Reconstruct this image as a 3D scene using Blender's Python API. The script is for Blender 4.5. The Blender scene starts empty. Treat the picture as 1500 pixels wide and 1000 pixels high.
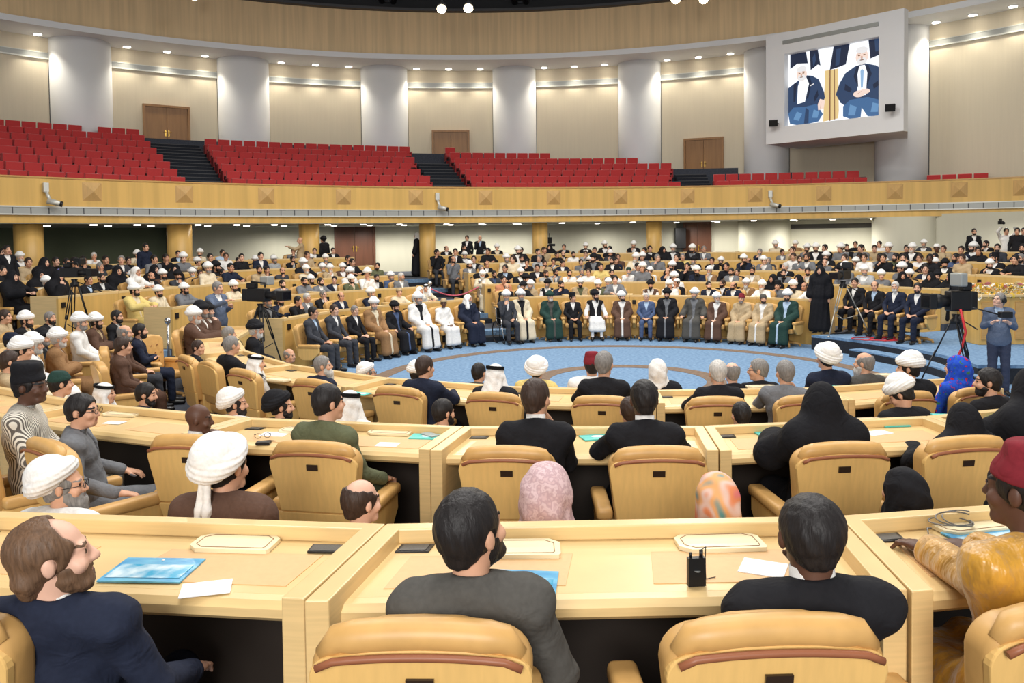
import bpy, bmesh, math, random
import numpy as np
from mathutils import Vector, Matrix
rnd = random.Random(7)
SC = bpy.context.scene
COL = SC.collection
PI = math.pi
rad = math.radians
# ---------------------------------------------------------------- camera, world, lights, exposure
# metres; the photographer stands at the origin and looks along +Y, eye 2.87 m above the arena carpet
F = 1200.0                      # focal length in px of a 1500 px wide frame
EYE = 2.87
PITCH = math.atan(45 / F)
ROLL = 0.0125
SHIFT = 107.0
cd = bpy.data.cameras.new('camera'); cam = bpy.data.objects.new('camera', cd); COL.objects.link(cam)
cd.sensor_width = 36.0; cd.lens = F / 1500 * 36; cd.shift_y = -SHIFT / 1500
cd.clip_start = 0.05; cd.clip_end = 300
CAMROT = Matrix.Rotation(PI / 2 - PITCH, 3, 'X') @ Matrix.Rotation(-ROLL, 3, 'Z')
cam.matrix_world = Matrix.Translation((0, 0, EYE)) @ CAMROT.to_4x4()
SC.camera = cam
SC.view_settings.view_transform = 'Standard'; SC.view_settings.look = 'None'
SC.view_settings.exposure = 0.0; SC.view_settings.gamma = 1.0
SC.view_settings.use_curve_mapping = False
w = bpy.data.worlds.new('world'); SC.world = w; w.use_nodes = True
w.node_tree.nodes['Background'].inputs[0].default_value = (1.0, 0.985, 0.965, 1)
w.node_tree.nodes['Background'].inputs[1].default_value = 0.66
SC.cycles.use_denoising = True
SC.cycles.max_bounces = 6; SC.cycles.diffuse_bounces = 3; SC.cycles.glossy_bounces = 2
SC.cycles.sample_clamp_indirect = 6.0

def area_light(name, loc, size, power, color=(1, 0.975, 0.94), target=None, size_y=None, spread=180):
    d = bpy.data.lights.new(name, 'AREA'); d.energy = power; d.color = color
    d.shape = 'RECTANGLE' if size_y else 'DISK'; d.size = size
    if size_y: d.size_y = size_y
    d.spread = rad(spread)
    o = bpy.data.objects.new(name, d); COL.objects.link(o); o.location = loc
    dirv = (Vector(target) - Vector(loc)) if target else Vector((0, 0, -1))
    o.rotation_euler = dirv.to_track_quat('-Z', 'Y').to_euler()
    return o
# the hall's big ceiling floodlights, hung in a ring over the arena
for i in range(8):
    a = i * PI / 4 + 0.2
    area_light('ceiling_or_fill_light', (2.3 + 9 * math.sin(a), 15 + 9 * math.cos(a), 14.6), 2.6, 580)
area_light('ceiling_or_fill_light', (2.3, 16.3, 14.8), 4, 900)
area_light('ceiling_or_fill_light', (0, -1, 13.5), 5, 350)
area_light('ceiling_or_fill_light', (-1, -9, 6.5), 5, 1500, target=(0, 6, 1))  # added fill light, low behind the camera, to brighten the chair backs

def ray(px, py):
    """world direction of the sight line through photo pixel (px, py), scaled to 1 m forward"""
    v = CAMROT @ Vector(((px - 750) / F, -(py - 500 + SHIFT) / F, -1.0))
    return v
def floor_pt(px, py, h):
    v = ray(px, py); t = (h - EYE) / v.z
    return Vector((v.x * t, v.y * t, h))
def project(p):
    q = CAMROT.transposed() @ (Vector(p) - Vector((0, 0, EYE)))
    return 750 + F * q.x / -q.z, 500 - SHIFT - F * q.y / -q.z
def ring_pts(px, py, c, R):
    """both points where the sight line's ground track meets a ring (near first)"""
    v = ray(px, py); ux, uy = v.x, v.y; n = math.hypot(ux, uy); ux /= n; uy /= n
    b = ux * c[0] + uy * c[1]; q = b * b - (c[0] ** 2 + c[1] ** 2 - R * R)
    if q < 0: return [(ux * b, uy * b)]
    s = math.sqrt(q)
    return [(ux * (b - s), uy * (b - s)), (ux * (b + s), uy * (b + s))]
def phi_of(p, c): return math.degrees(math.atan2(p[0] - c[0], p[1] - c[1]))
def on_ring(c, R, phi): return Vector((c[0] + R * math.sin(rad(phi)), c[1] + R * math.cos(rad(phi)), 0))

# ---------------------------------------------------------------- materials
MATS = {}
def lin(c):
    return tuple(((v / 255) / 12.92 if v / 255 <= 0.04045 else ((v / 255 + 0.055) / 1.055) ** 2.4) for v in c)
def mat(name, rgb, rough=0.6, metal=0.0, noise=0.0, scale=(30, 30, 30), bump=0.0, emit=None, spec=0.4, rgb2=None, coord='Object', detail=3, sheen=0):
    if name in MATS: return MATS[name]
    m = bpy.data.materials.new(name); m.use_nodes = True; nt = m.node_tree
    b = nt.nodes['Principled BSDF']; c = lin(rgb)
    b.inputs['Base Color'].default_value = (*c, 1); b.inputs['Roughness'].default_value = rough
    b.inputs['Metallic'].default_value = metal; b.inputs['Specular IOR Level'].default_value = spec
    if sheen: b.inputs['Sheen Weight'].default_value = sheen
    if noise or bump or rgb2:
        tc = nt.nodes.new('ShaderNodeTexCoord'); mp = nt.nodes.new('ShaderNodeMapping'); nz = nt.nodes.new('ShaderNodeTexNoise')
        mp.inputs['Scale'].default_value = scale; nz.inputs['Scale'].default_value = 1.0; nz.inputs['Detail'].default_value = detail
        nt.links.new(tc.outputs[coord], mp.inputs[0]); nt.links.new(mp.outputs[0], nz.inputs[0])
        if noise or rgb2:
            cr = nt.nodes.new('ShaderNodeValToRGB')
            if rgb2: d = lin(rgb2)
            else: d = tuple(v * (1 - noise) for v in c)
            cr.color_ramp.elements[0].position = 0.35; cr.color_ramp.elements[1].position = 0.65
            cr.color_ramp.elements[0].color = (*d, 1); cr.color_ramp.elements[1].color = (*c, 1)
            nt.links.new(nz.outputs[0], cr.inputs[0]); nt.links.new(cr.outputs[0], b.inputs['Base Color'])
        if bump:
            bp = nt.nodes.new('ShaderNodeBump'); bp.inputs['Strength'].default_value = bump; bp.inputs['Distance'].default_value = 0.01
            nt.links.new(nz.outputs[0], bp.inputs['Height']); nt.links.new(bp.outputs[0], b.inputs['Normal'])
    if emit:
        b.inputs['Emission Color'].default_value = (*lin(rgb), 1); b.inputs['Emission Strength'].default_value = emit
    MATS[name] = m; return m
M_WOOD = mat('light_wood', (230, 198, 140), 0.32, noise=0.10, scale=(3, 3, 60), spec=0.45)
M_WOODV = mat('light_wood_upright', (222, 180, 104), 0.4, noise=0.16, scale=(7, 7, 0.35))
M_WOODE = mat('wood_edge', (205, 160, 96), 0.35, noise=0.15, scale=(4, 4, 40))
M_FASC = mat('fascia_wood', (240, 208, 160), 0.5, noise=0.16, scale=(5, 5, 0.2))
M_BALC = mat('balcony_wood', (226, 184, 104), 0.42, noise=0.16, scale=(4, 4, 0.15))
M_MATTE = mat('desk_leather', (222, 180, 128), 0.5, noise=0.05, scale=(40, 40, 40))
M_LEATH = mat('tan_leather', (214, 168, 102), 0.42, noise=0.10, scale=(14, 14, 14), bump=0.05)
M_SHELL = mat('chair_veneer', (236, 192, 118), 0.38, noise=0.08, scale=(40, 40, 2.5))
M_PIPE = mat('brown_piping', (150, 92, 62), 0.45)
M_DARK = mat('black_plastic', (22, 22, 24), 0.45)
M_GRILL = mat('grey_grille', (92, 90, 86), 0.5, 0.3, noise=0.3, scale=(220, 220, 220))
M_CREAM = mat('cream_plastic', (238, 224, 186), 0.35)
M_WHITEP = mat('white_paint', (240, 240, 240), 0.7, noise=0.02, scale=(1, 1, 1))
M_BEIGE = mat('beige_wall', (216, 204, 180), 0.75, noise=0.03, scale=(14, 14, 0.5))
M_BEIGE2 = mat('lower_wall_plaster', (206, 202, 182), 0.75, noise=0.03, scale=(4, 4, 0.5))
M_OLIVE = mat('dark_olive_wall', (112, 120, 94), 0.6, noise=0.06, scale=(1, 1, 1))
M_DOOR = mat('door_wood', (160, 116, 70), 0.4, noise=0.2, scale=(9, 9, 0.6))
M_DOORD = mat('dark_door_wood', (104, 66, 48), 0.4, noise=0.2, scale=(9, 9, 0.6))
M_RED = mat('red_fabric', (196, 58, 58), 0.85, noise=0.10, scale=(60, 60, 60), sheen=0.3)
M_REDD = mat('dark_red_fabric', (120, 26, 30), 0.85)
M_CARPET = mat('blue_carpet', (122, 152, 182), 0.95, scale=(14, 14, 14), rgb2=(92, 124, 158), detail=8, coord='Object')
M_BROWN = mat('brown_carpet_band', (128, 108, 92), 0.95, noise=0.3, scale=(12, 12, 12), detail=6)
M_STAIR = mat('dark_stair_carpet', (40, 44, 52), 0.95, noise=0.3, scale=(30, 30, 30))
M_TIER = mat('tier_carpet', (74, 78, 88), 0.95, noise=0.25, scale=(20, 20, 20))
M_CEIL = mat('dark_ceiling', (52, 52, 54), 0.8)
M_TRUSS = mat('grey_steel', (84, 84, 86), 0.6, 0.4)
M_CHROME = mat('chrome', (215, 215, 215), 0.2, 0.9)
M_BRASS = mat('brass', (220, 180, 90), 0.25, 0.9)
M_LAMP = mat('lamp_glow', (255, 246, 228), 0.5, emit=14)
M_SPOTLAMP = mat('spotlight_glow', (255, 236, 196), 0.5, emit=40)
M_GREYM = mat('grey_metal', (168, 170, 166), 0.45, 0.4)
M_LIGHTM = mat('pale_metal', (214, 214, 206), 0.4, 0.3)

# ---------------------------------------------------------------- object helpers
def tag(o, label=None, cat=None, group=None, kind=None):
    if label: o['label'] = label
    if cat: o['category'] = cat
    if group: o['group'] = group
    if kind: o['kind'] = kind
    return o
def empty(name, loc=(0, 0, 0), rz=0.0, label=None, cat=None, group=None):
    o = bpy.data.objects.new(name, None); COL.objects.link(o); o.location = loc; o.rotation_euler = (0, 0, rz)
    o.empty_display_size = 0.1
    return tag(o, label, cat, group)
def link_mesh(name, me, parent=None, loc=None, rot=None):
    o = bpy.data.objects.new(name, me); COL.objects.link(o)
    if parent: o.parent = parent
    if loc is not None: o.location = loc
    if rot is not None: o.rotation_euler = rot
    return o
def copy_tree(o, parent=None):
    c = o.copy(); COL.objects.link(c)
    if parent: c.parent = parent
    for ch in o.children: copy_tree(ch, c)
    return c
class MB:
    """collects shapes of ONE part and links them as one mesh object"""
    def __init__(s): s.v = []; s.f = []; s.m = []; s.mi = 0; s.sm = []
    def add(s, vs, fs, smooth=False):
        n = len(s.v); s.v += [tuple(p) for p in vs]
        for q in fs: s.f.append([n + i for i in q]); s.m.append(s.mi); s.sm.append(smooth)
        return s
    def box(s, c, d, rz=0.0, rx=0.0, taper=1.0):
        R = Matrix.Rotation(rz, 3, 'Z') @ Matrix.Rotation(rx, 3, 'X'); c = Vector(c); vs = []
        for z in (-1, 1):
            t = taper if z > 0 else 1.0
            for x, y in ((-1, -1), (1, -1), (1, 1), (-1, 1)):
                vs.append(c + R @ Vector((x * d[0] / 2 * t, y * d[1] / 2 * t, z * d[2] / 2)))
        return s.add(vs, [(3, 2, 1, 0), (4, 5, 6, 7), (0, 1, 5, 4), (1, 2, 6, 5), (2, 3, 7, 6), (3, 0, 4, 7)])
    def tube(s, pts, r, n=8, cap=True):
        pts = [Vector(p) for p in pts]; rs = r if isinstance(r, (list, tuple)) else [r] * len(pts); vs = []; up = None
        for i, p in enumerate(pts):
            t = (pts[min(i + 1, len(pts) - 1)] - pts[max(i - 1, 0)]).normalized()
            if up is None or abs(up.dot(t)) > 0.98: up = Vector((0, 0, 1)) if abs(t.z) < 0.9 else Vector((1, 0, 0))
            a = up - t * up.dot(t); a.normalize(); b = t.cross(a); up = a
            for k in range(n):
                an = 2 * PI * k / n; vs.append(p + (a * math.cos(an) + b * math.sin(an)) * rs[i])
        fs = []
        for i in range(len(pts) - 1):
            for k in range(n): fs.append((i * n + k, i * n + (k + 1) % n, (i + 1) * n + (k + 1) % n, (i + 1) * n + k))
        s.add(vs, fs, True)
        if cap:
            m = len(s.v) - len(vs)
            s.f.append([m + k for k in reversed(range(n))]); s.m.append(s.mi); s.sm.append(False)
            s.f.append([m + (len(pts) - 1) * n + k for k in range(n)]); s.m.append(s.mi); s.sm.append(False)
        return s
    def lathe(s, prof, n=16, c=(0, 0, 0), sc=(1, 1)):
        vs = []; fs = []
        for r, z in prof:
            for k in range(n): vs.append((c[0] + r * sc[0] * math.cos(2 * PI * k / n), c[1] + r * sc[1] * math.sin(2 * PI * k / n), c[2] + z))
        for i in range(len(prof) - 1):
            for k in range(n): fs.append((i * n + k, i * n + (k + 1) % n, (i + 1) * n + (k + 1) % n, (i + 1) * n + k))
        fs.append([k for k in reversed(range(n))]); fs.append([(len(prof) - 1) * n + k for k in range(n)])
        return s.add(vs, fs, True)
    def prism(s, poly, z0, z1):
        n = len(poly); vs = [(p[0], p[1], z0) for p in poly] + [(p[0], p[1], z1) for p in poly]
        return s.add(vs, [list(reversed(range(n))), list(range(n, 2 * n))] + [(i, (i + 1) % n, n + (i + 1) % n, n + i) for i in range(n)])
    def arc(s, c, R0, R1, p0, p1, z0, z1, n=None):
        """solid ring sector between radii R0 < R1, angles p0..p1 (degrees, 0 = +Y, clockwise)"""
        n = n or max(2, int(abs(p1 - p0) / 2.5)); vs = []
        for i in range(n + 1):
            a = rad(p0 + (p1 - p0) * i / n); sx, cy = math.sin(a), math.cos(a)
            for R, z in ((R0, z0), (R1, z0), (R1, z1), (R0, z1)): vs.append((c[0] + R * sx, c[1] + R * cy, z))
        fs = [(3, 2, 1, 0), tuple(4 * n + k for k in range(4))]
        for i in range(n):
            for k in range(4): a, b = 4 * i + k, 4 * i + (k + 1) % 4; fs.append((a, b, b + 4, a + 4))
        return s.add(vs, fs)
    def mesh(s, name, mats, bevel=0.0, soft=0):
        me = bpy.data.meshes.new(name); me.from_pydata(s.v, [], s.f)
        for m in (mats if isinstance(mats, (list, tuple)) else [mats]): me.materials.append(m)
        me.polygons.foreach_set('material_index', s.m); me.polygons.foreach_set('use_smooth', s.sm)
        bm = bmesh.new(); bm.from_mesh(me); bmesh.ops.recalc_face_normals(bm, faces=bm.faces)
        if bevel:
            eds = [e for e in bm.edges if len(e.link_faces) == 2 and e.calc_face_angle(0) > 0.6]
            bmesh.ops.bevel(bm, geom=eds, offset=bevel, segments=soft or 2, affect='EDGES', profile=0.5, clamp_overlap=True)
        bm.to_mesh(me); bm.free()
        if soft: me.polygons.foreach_set('use_smooth', [True] * len(me.polygons))
        return me
    def build(s, name, mats, parent=None, bevel=0.0, loc=None, rot=None):
        return link_mesh(name, s.mesh(name, mats, bevel), parent, loc, rot)
def struct(name, mb, mats, bevel=0.0):
    o = mb.build(name, mats, bevel=bevel); o['kind'] = 'structure'; return o
ORD = ['zeroth', 'first', 'second', 'third', 'fourth', 'fifth', 'sixth', 'seventh', 'eighth', 'ninth', 'tenth', 'eleventh', 'twelfth', 'thirteenth',
       'fourteenth', 'fifteenth', 'sixteenth', 'seventeenth', 'eighteenth', 'nineteenth', 'twentieth']
TENS = {20: 'twenty', 30: 'thirty', 40: 'forty', 50: 'fifty', 60: 'sixty'}
TENTH = {30: 'thirtieth', 40: 'fortieth', 50: 'fiftieth', 60: 'sixtieth'}
def nth(i):
    if i <= 20: return ORD[i]
    return TENTH[i] if i % 10 == 0 else TENS[i // 10 * 10] + '-' + ORD[i % 10]
# ---------------------------------------------------------------- the hall
AC = (2.27, 16.27)                                   # centre of the arena carpet
def tier_c(k): return (AC[0], AC[1] - 0.30 * (k - 1))
NEAR_C = {1: AC, 2: (1.0, 16.3), 3: (0.2, 16.45), 4: (0.2, 16.45), 5: (0.2, 16.45), 6: (0.2, 16.45)}
NEAR_R = {1: 7.3, 2: 10.15, 3: 13.1, 4: 15.9, 5: 18.8, 6: 21.7}      # the rows on this side, set slightly askew
def tier_R(k): return 7.3 + 2.60 * (k - 1)
def tier_L(k): return 0.26 * k
P_END = 62.0; P_START = -203.0                       # tiers run from the near right, round by the left, to the far right
RAIL = 0.92
BC = (6.0, 6.5); BR = 28.0                           # balcony ring
WC = (-1.0, 17.25); WR = 25.75                       # upper wall ring
FC = (-1.0, 15.3); FR = 25.5                         # fascia ring
Z_BB, Z_BT = 3.51, 4.9                               # balcony front, bottom and top
Z_SOF = 11.57
# floor of the arena: carpet, brown bands
mb = MB(); mb.arc(AC, 0.001, 30, -180, 180, -0.2, 0.0, 96); struct('floor', mb, M_CARPET)
mb = MB(); mb.arc(AC, 4.92, 5.27, -180, 180, 0.0, 0.006, 128); struct('floor_outer_band', mb, M_BROWN)
mb = MB(); mb.arc(AC, 1.55, 1.93, -180, 180, 0.0, 0.006, 96); struct('floor_inner_band', mb, M_BROWN)
for k in range(1, 7):
    c = tier_c(k); R0 = tier_R(k) + 0.075; p1 = {1: 50.5, 2: 61}.get(k, 66)
    mb = MB(); mb.arc(c, R0, 26 if k == 6 else tier_R(k) + 3.3 + (5 if k == 1 else 0), -91 if k > 1 else -203.5, p1, -0.1, tier_L(k) - (0.26 if k == 6 else 0), 110)
    struct('floor_tier', mb, M_TIER)
    if k > 1 and k < 5:
        mb = MB(); mb.arc(NEAR_C[k], NEAR_R[k] + 0.09, NEAR_R[k] + 3.4, -215, -130, -0.1, tier_L(k) - 0.002, 60); struct('floor_tier', mb, M_TIER)
# aisle steps between the far blocks (aisle azimuths) and by the left
for (pa, pb) in ((-28.3, -17.8), (-89.5, -79.5)):
    for k in range(1, 6):
        c = tier_c(k)
        for j in range(2):
            mb = MB(); R = tier_R(k) - 0.42 + j * 0.42 - (0.0)
            mb.arc(c, R, tier_R(k) + 0.5, pa, pb, tier_L(k) - 0.27, tier_L(k) - 0.13 + 0.13 * j + 0.004 * (j + 1), 6)
            struct('floor_aisle_step', mb, [M_STAIR if j == 0 else M_CARPET])
# stage on the right with one lower step
def arc_poly(c, R, p0, p1, n): return [on_ring(c, R, p0 + (p1 - p0) * i / n) for i in range(n + 1)]
stage = arc_poly(AC, 6.55, 52, 98, 14) + [Vector((19, 14.6, 0)), Vector((22, 20, 0))] + [on_ring(AC, 14, 63), on_ring(AC, 9.2, 62)]
mb = MB(); mb.prism(stage, 0, 0.30); mb.mi = 1; mb.prism(stage, 0.30, 0.36); struct('floor_stage', mb, [M_STAIR, M_CARPET])
st2 = arc_poly(AC, 6.18, 64, 99, 12) + list(reversed(arc_poly(AC, 6.6, 64, 99, 12)))
mb = MB(); mb.prism(st2, 0, 0.15); mb.mi = 1; mb.prism(st2, 0.15, 0.18); struct('floor_stage_step', mb, [M_STAIR, M_CARPET])

# ---- balcony
PB0, PB1 = -62, 42
mb = MB(); mb.arc(BC, BR, BR + 0.12, PB0, PB1, Z_BB, Z_BT, 90); struct('balcony_front_wall', mb, M_BALC)
mb = MB(); mb.arc(BC, BR - 0.03, BR + 0.2, PB0, PB1, Z_BT, Z_BT + 0.05, 90); struct('trim_balcony_rail', mb, M_WOODE)
mb = MB(); mb.arc(BC, BR - 0.07, BR, PB0, PB1, 3.79, 3.99, 90)
mb.mi = 1; mb.arc(BC, BR - 0.09, BR, PB0, PB1, 3.75, 3.79, 90); mb.arc(BC, BR - 0.09, BR, PB0, PB1, 3.99, 4.03, 90)
mb.mi = 2
for i in range(100):
    a = PB0 + (PB1 - PB0) * (i + 0.5) / 100; mb.arc(BC, BR - 0.078, BR - 0.06, a - 0.03, a + 0.03, 3.79, 3.99, 2)
struct('trim_balcony_vent_strip', mb, [M_GREYM, M_LIGHTM, M_TRUSS])
mb = MB(); mb.arc(BC, BR + 0.02, BR + 15, PB0, PB1, Z_BB - 0.02, Z_BB + 0.2, 90); struct('ceiling_under_balcony', mb, M_BEIGE2)
def seat_floor(j): return 4.30 + 0.365 * j
def row_R(j): return BR + 1.25 + 1.05 * j
for j in range(0, 13):
    mb = MB(); mb.arc(BC, row_R(j) - 0.62 if j else BR + 0.1, row_R(j) + 0.55 if j < 12 else 50, PB0, PB1, 3.7, seat_floor(j), 70)
    struct('floor_balcony_row', mb, M_TIER)
# pyramids on the balcony front
px_pyr = [135, 270, 390, 503, 609, 711, 811, 909, 1007, 1106, 1207, 1311, 1405, 1497]
pym = MB(); h = 0.30
pym.add([(-h, 0, -h), (h, 0, -h), (h, 0, h), (-h, 0, h), (0, -0.17, 0)], [(0, 1, 4), (1, 2, 4), (2, 3, 4), (3, 0, 4), (3, 2, 1, 0)])
pme = pym.mesh('pyramid_ornament', mat('ornament_wood', (212, 172, 112), 0.4, noise=0.1, scale=(20, 20, 2)))
for i, px in enumerate(px_pyr):
    p = ring_pts(px, 285, BC, BR)[-1]; ph = phi_of(p, BC)
    o = link_mesh('wall_pyramid_ornament', pme, None, (p[0], p[1], 4.52), (0, 0, -rad(ph)))
    tag(o, 'wooden pyramid ornament on the balcony front, %s counted from the left end' % nth(i + 1), 'wall ornament', 'pyramid ornaments on the balcony front')
# ---- upper wall, soffit, fascia, ceiling
PW0, PW1 = -66, 72
mb = MB(); mb.arc(WC, WR, WR + 0.3, PW0, PW1, 3.4, Z_SOF, 80); struct('wall_upper', mb, M_BEIGE)
mb = MB(); mb.arc(WC, WR - 0.05, WR, PW0, PW1, Z_SOF - 0.86, Z_SOF - 0.66, 80)
mb.mi = 1; mb.arc(WC, WR - 0.07, WR, PW0, PW1, Z_SOF - 0.92, Z_SOF - 0.86, 80); mb.arc(WC, WR - 0.06, WR, PW0, PW1, Z_SOF - 0.66, Z_SOF - 0.63, 80)
struct('trim_wall_vent_slot', mb, [M_GREYM, M_LIGHTM])
mb = MB(); mb.arc(FC, FR - 0.4, FR + 5, PW0, PW1, Z_SOF, Z_SOF + 0.25, 80); struct('ceiling_soffit', mb, M_WHITEP)
mb = MB(); mb.arc(FC, FR, FR + 0.3, PW0, PW1, Z_SOF + 0.2, 13.95, 80); struct('wall_fascia', mb, M_FASC)
mb = MB(); mb.arc(FC, 0.01, 40, -180, 180, 16.6, 16.8, 60); struct('ceiling', mb, M_CEIL)
mb = MB(); mb.arc(FC, FR + 0.25, FR + 0.5, PW0, PW1, 13.95, 16.7, 60); struct('wall_ceiling_recess', mb, M_CEIL)
# roof beams and their feet on the fascia
for px in (275, 568, 762, 935, 1085):
    p = ring_pts(px, 10, FC, FR)[-1]; ph = phi_of(p, FC)
    mb = MB(); a = on_ring(FC, FR + 0.2, ph); b = on_ring(FC, 8, ph)
    d = (b - a).normalized(); s = Vector((d.y, -d.x, 0)) * 0.28
    for q in (-1, 1): mb.tube([a + s * q + Vector((0, 0, 14.5)), b + s * q + Vector((0, 0, 16.2))], 0.16, 8)
    for t in range(6):
        q0 = a.lerp(b, t / 6) + Vector((0, 0, 14.5 + 1.7 * t / 6)); mb.tube([q0 - s, q0 + s], 0.08, 6)
    struct('ceiling_beam', mb, M_TRUSS)
mb = MB(); mb.arc(FC, FR - 0.35, FR + 0.3, PW0, PW1, 13.95, 14.07, 80); struct('trim_fascia_cap', mb, M_TRUSS)
# ---- columns against the upper wall
UPCOL = []
for i, (xa, xb) in enumerate([(73, 163), (319, 394), (529, 597), (722, 785), (906, 968), (1091, 1156), (1284, 1361)]):
    pa = ring_pts(xa, 150, WC, WR)[-1]; pb = ring_pts(xb, 150, WC, WR)[-1]
    p = ((pa[0] + pb[0]) / 2, (pa[1] + pb[1]) / 2); r = math.dist(pa, pb) / 2
    UPCOL.append((p, r))
    mb = MB(); mb.lathe([(r, 3.6), (r, Z_SOF + 0.02)], 48, (p[0], p[1], 0)); struct('column_upper', mb, M_WHITEP)
    for q, nm in ((pa, 'a'), (pb, 'b')):
        mb = MB(); ph = phi_of(q, WC); mb.arc(WC, WR - 0.03, WR, ph - 0.06, ph + 0.06, 4, Z_SOF - 0.6, 2); struct('trim_wall_joint', mb, M_TRUSS)
# ---- doors of the balcony
def height_at(px, py, p):
    v = ray(px, py); t = (v.x * p[0] + v.y * p[1]) / (v.x ** 2 + v.y ** 2); return EYE + v.z * t
def door(n, px, ya, yb, c, R, wid, m):
    p = ring_pts(px, ya, c, R)[-1]; ph = phi_of(p, c); rz = -rad(ph); z0 = height_at(px, yb, p); hgt = height_at(px, ya, p) - z0
    e = empty('door_%d' % n, (p[0], p[1], z0), rz); e['kind'] = 'structure'
    f = MB()
    for s in (-1, 1): f.box((s * (wid / 2 + 0.05), -0.1, hgt / 2), (0.1, 0.12, hgt))
    f.box((0, -0.1, hgt + 0.05), (wid + 0.2, 0.12, 0.1)); f.build('door_frame', m, e)
    for s in (-1, 1):
        l = MB(); l.box((s * wid / 4, -0.08, hgt / 2), (wid / 2 - 0.01, 0.06, hgt - 0.01)); lo = l.build('door_leaf', m, e, 0.004)
        hd = MB(); hd.box((s * 0.07, -0.13, 1.05), (0.05, 0.03, 0.28)); hd.tube([(s * 0.07, -0.15, 1.1), (s * 0.07, -0.19, 1.1), (s * 0.18, -0.19, 1.1)], 0.012, 6)
        hd.build('door_handle', M_BRASS, lo)
    return e
door(1, 243, 158, 229, WC, WR, 1.85, M_DOOR)
door(2, 660, 194, 259, WC, WR, 1.75, M_DOOR)
door(3, 1031, 205, 272, WC, WR, 1.75, M_DOOR)
# ---- red balcony seats
sm = MB()
def rb(mb, c, d, rx): mb.box(c, d, 0, rx)
rb(sm, (0, 0.20, 0.66), (0.50, 0.11, 0.52), 0.14); rb(sm, (0, 0.0, 0.44), (0.48, 0.42, 0.12), -0.1)
sm.mi = 1; rb(sm, (0, 0.30, 0.60), (0.46, 0.03, 0.5), 0.14)
for s in (-1, 1): rb(sm, (s * 0.265, 0.04, 0.42), (0.045, 0.42, 0.42), 0)
rb(sm, (0, 0.12, 0.12), (0.4, 0.12, 0.26), 0)
seat_me = sm.mesh('theatre_seat', [M_RED, M_REDD], bevel=0.025)
def ph_px(px, py, R): return phi_of(ring_pts(px, py, BC, R)[-1], BC)
BLK = [('far left balcony block', 0, 278, (215, 205)), ('balcony block between left doors', 348, 640, (290, 205)), ('balcony block between right doors', 703, 1000, None),
       ('below the video screen', 1056, 1283, None), ('short group by the right column', 1357, 1456, None)]
n_seat = 0
for bi, (bn, xa, xb, _) in enumerate(BLK):
    for j in range(0, 11):
        R = row_R(j)
        # aisles run straight back along the door axes
        if bi == 0: p0, p1 = ph_px(-20, 250, row_R(0)), ph_px(274, 255, row_R(0)) + 0.04 * j
        elif bi == 1: p0, p1 = ph_px(340, 255, row_R(0)) + 0.16 * j, ph_px(645, 260, row_R(0))
        elif bi == 2: p0, p1 = ph_px(698, 262, row_R(0)) - 0.05 * j, ph_px(1004, 262, row_R(0))
        elif bi == 3: p0, p1 = ph_px(1050, 262, row_R(0)), ph_px(1285, 258, row_R(0))
        else: p0, p1 = ph_px(1357, 255, row_R(0)), ph_px(1458, 250, row_R(0))
        if bi == 3 and j > 1 or bi == 4 and j > 0: continue
        step = math.degrees(0.56 / R); n = int((p1 - p0) / step); idx = 0
        for q in range(n):
            ph = p1 - step * (q + 0.5) if bi == 0 else p0 + step * (q + 0.5)
            p = on_ring(BC, R, ph)
            if math.dist((p.x, p.y), WC) > WR - (1.5 if bi == 0 else 2.0 if bi < 3 else 0.9 if bi == 3 else 0.3): continue
            if any(math.dist((p.x, p.y), cc) < rr + 0.62 for cc, rr in UPCOL): continue
            sx, sy = project((p.x, p.y, seat_floor(j) + 0.8))
            if sx < -12 or sx > 1512: continue
            idx += 1
            o = link_mesh('theatre_seat', seat_me, None, (p.x, p.y, seat_floor(j)), (0, 0, -rad(ph)))
            side = 'from the stairs' if bi == 0 else 'from the left'
            tag(o, 'red seat, %s %s, %s row, %s' % (nth(idx), side, nth(j + 1), bn), 'theatre seat', 'red seats, ' + bn)
            n_seat += 1
print('SEATS', n_seat)
# dark stairs of the balcony aisles
for (xa, xb, dj, sh) in ((277, 338, 8, 0.1), (648, 695, 6, 0), (1005, 1050, 4, 0), (1285, 1357, 2, 0)):
    mb = MB()
    for j in range(dj * 2):
        R = BR + 0.9 + 0.525 * j; p0 = ph_px(xa, 258, row_R(0)) + sh * j / 2 * 0.4; p1 = ph_px(xb, 258, row_R(0)) + sh * j / 2 * 1.5
        mb.mi = 0; mb.arc(BC, R, R + 0.56, p0, p1, 4.1, 4.30 + 0.1825 * (j + 1), 4)
        mb.mi = 1; mb.arc(BC, R - 0.01, R + 0.04, p0, p1, 4.30 + 0.1825 * (j + 1) - 0.02, 4.305 + 0.1825 * (j + 1), 4)
    struct('floor_balcony_stairs', mb, [M_STAIR, M_TRUSS])
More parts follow.
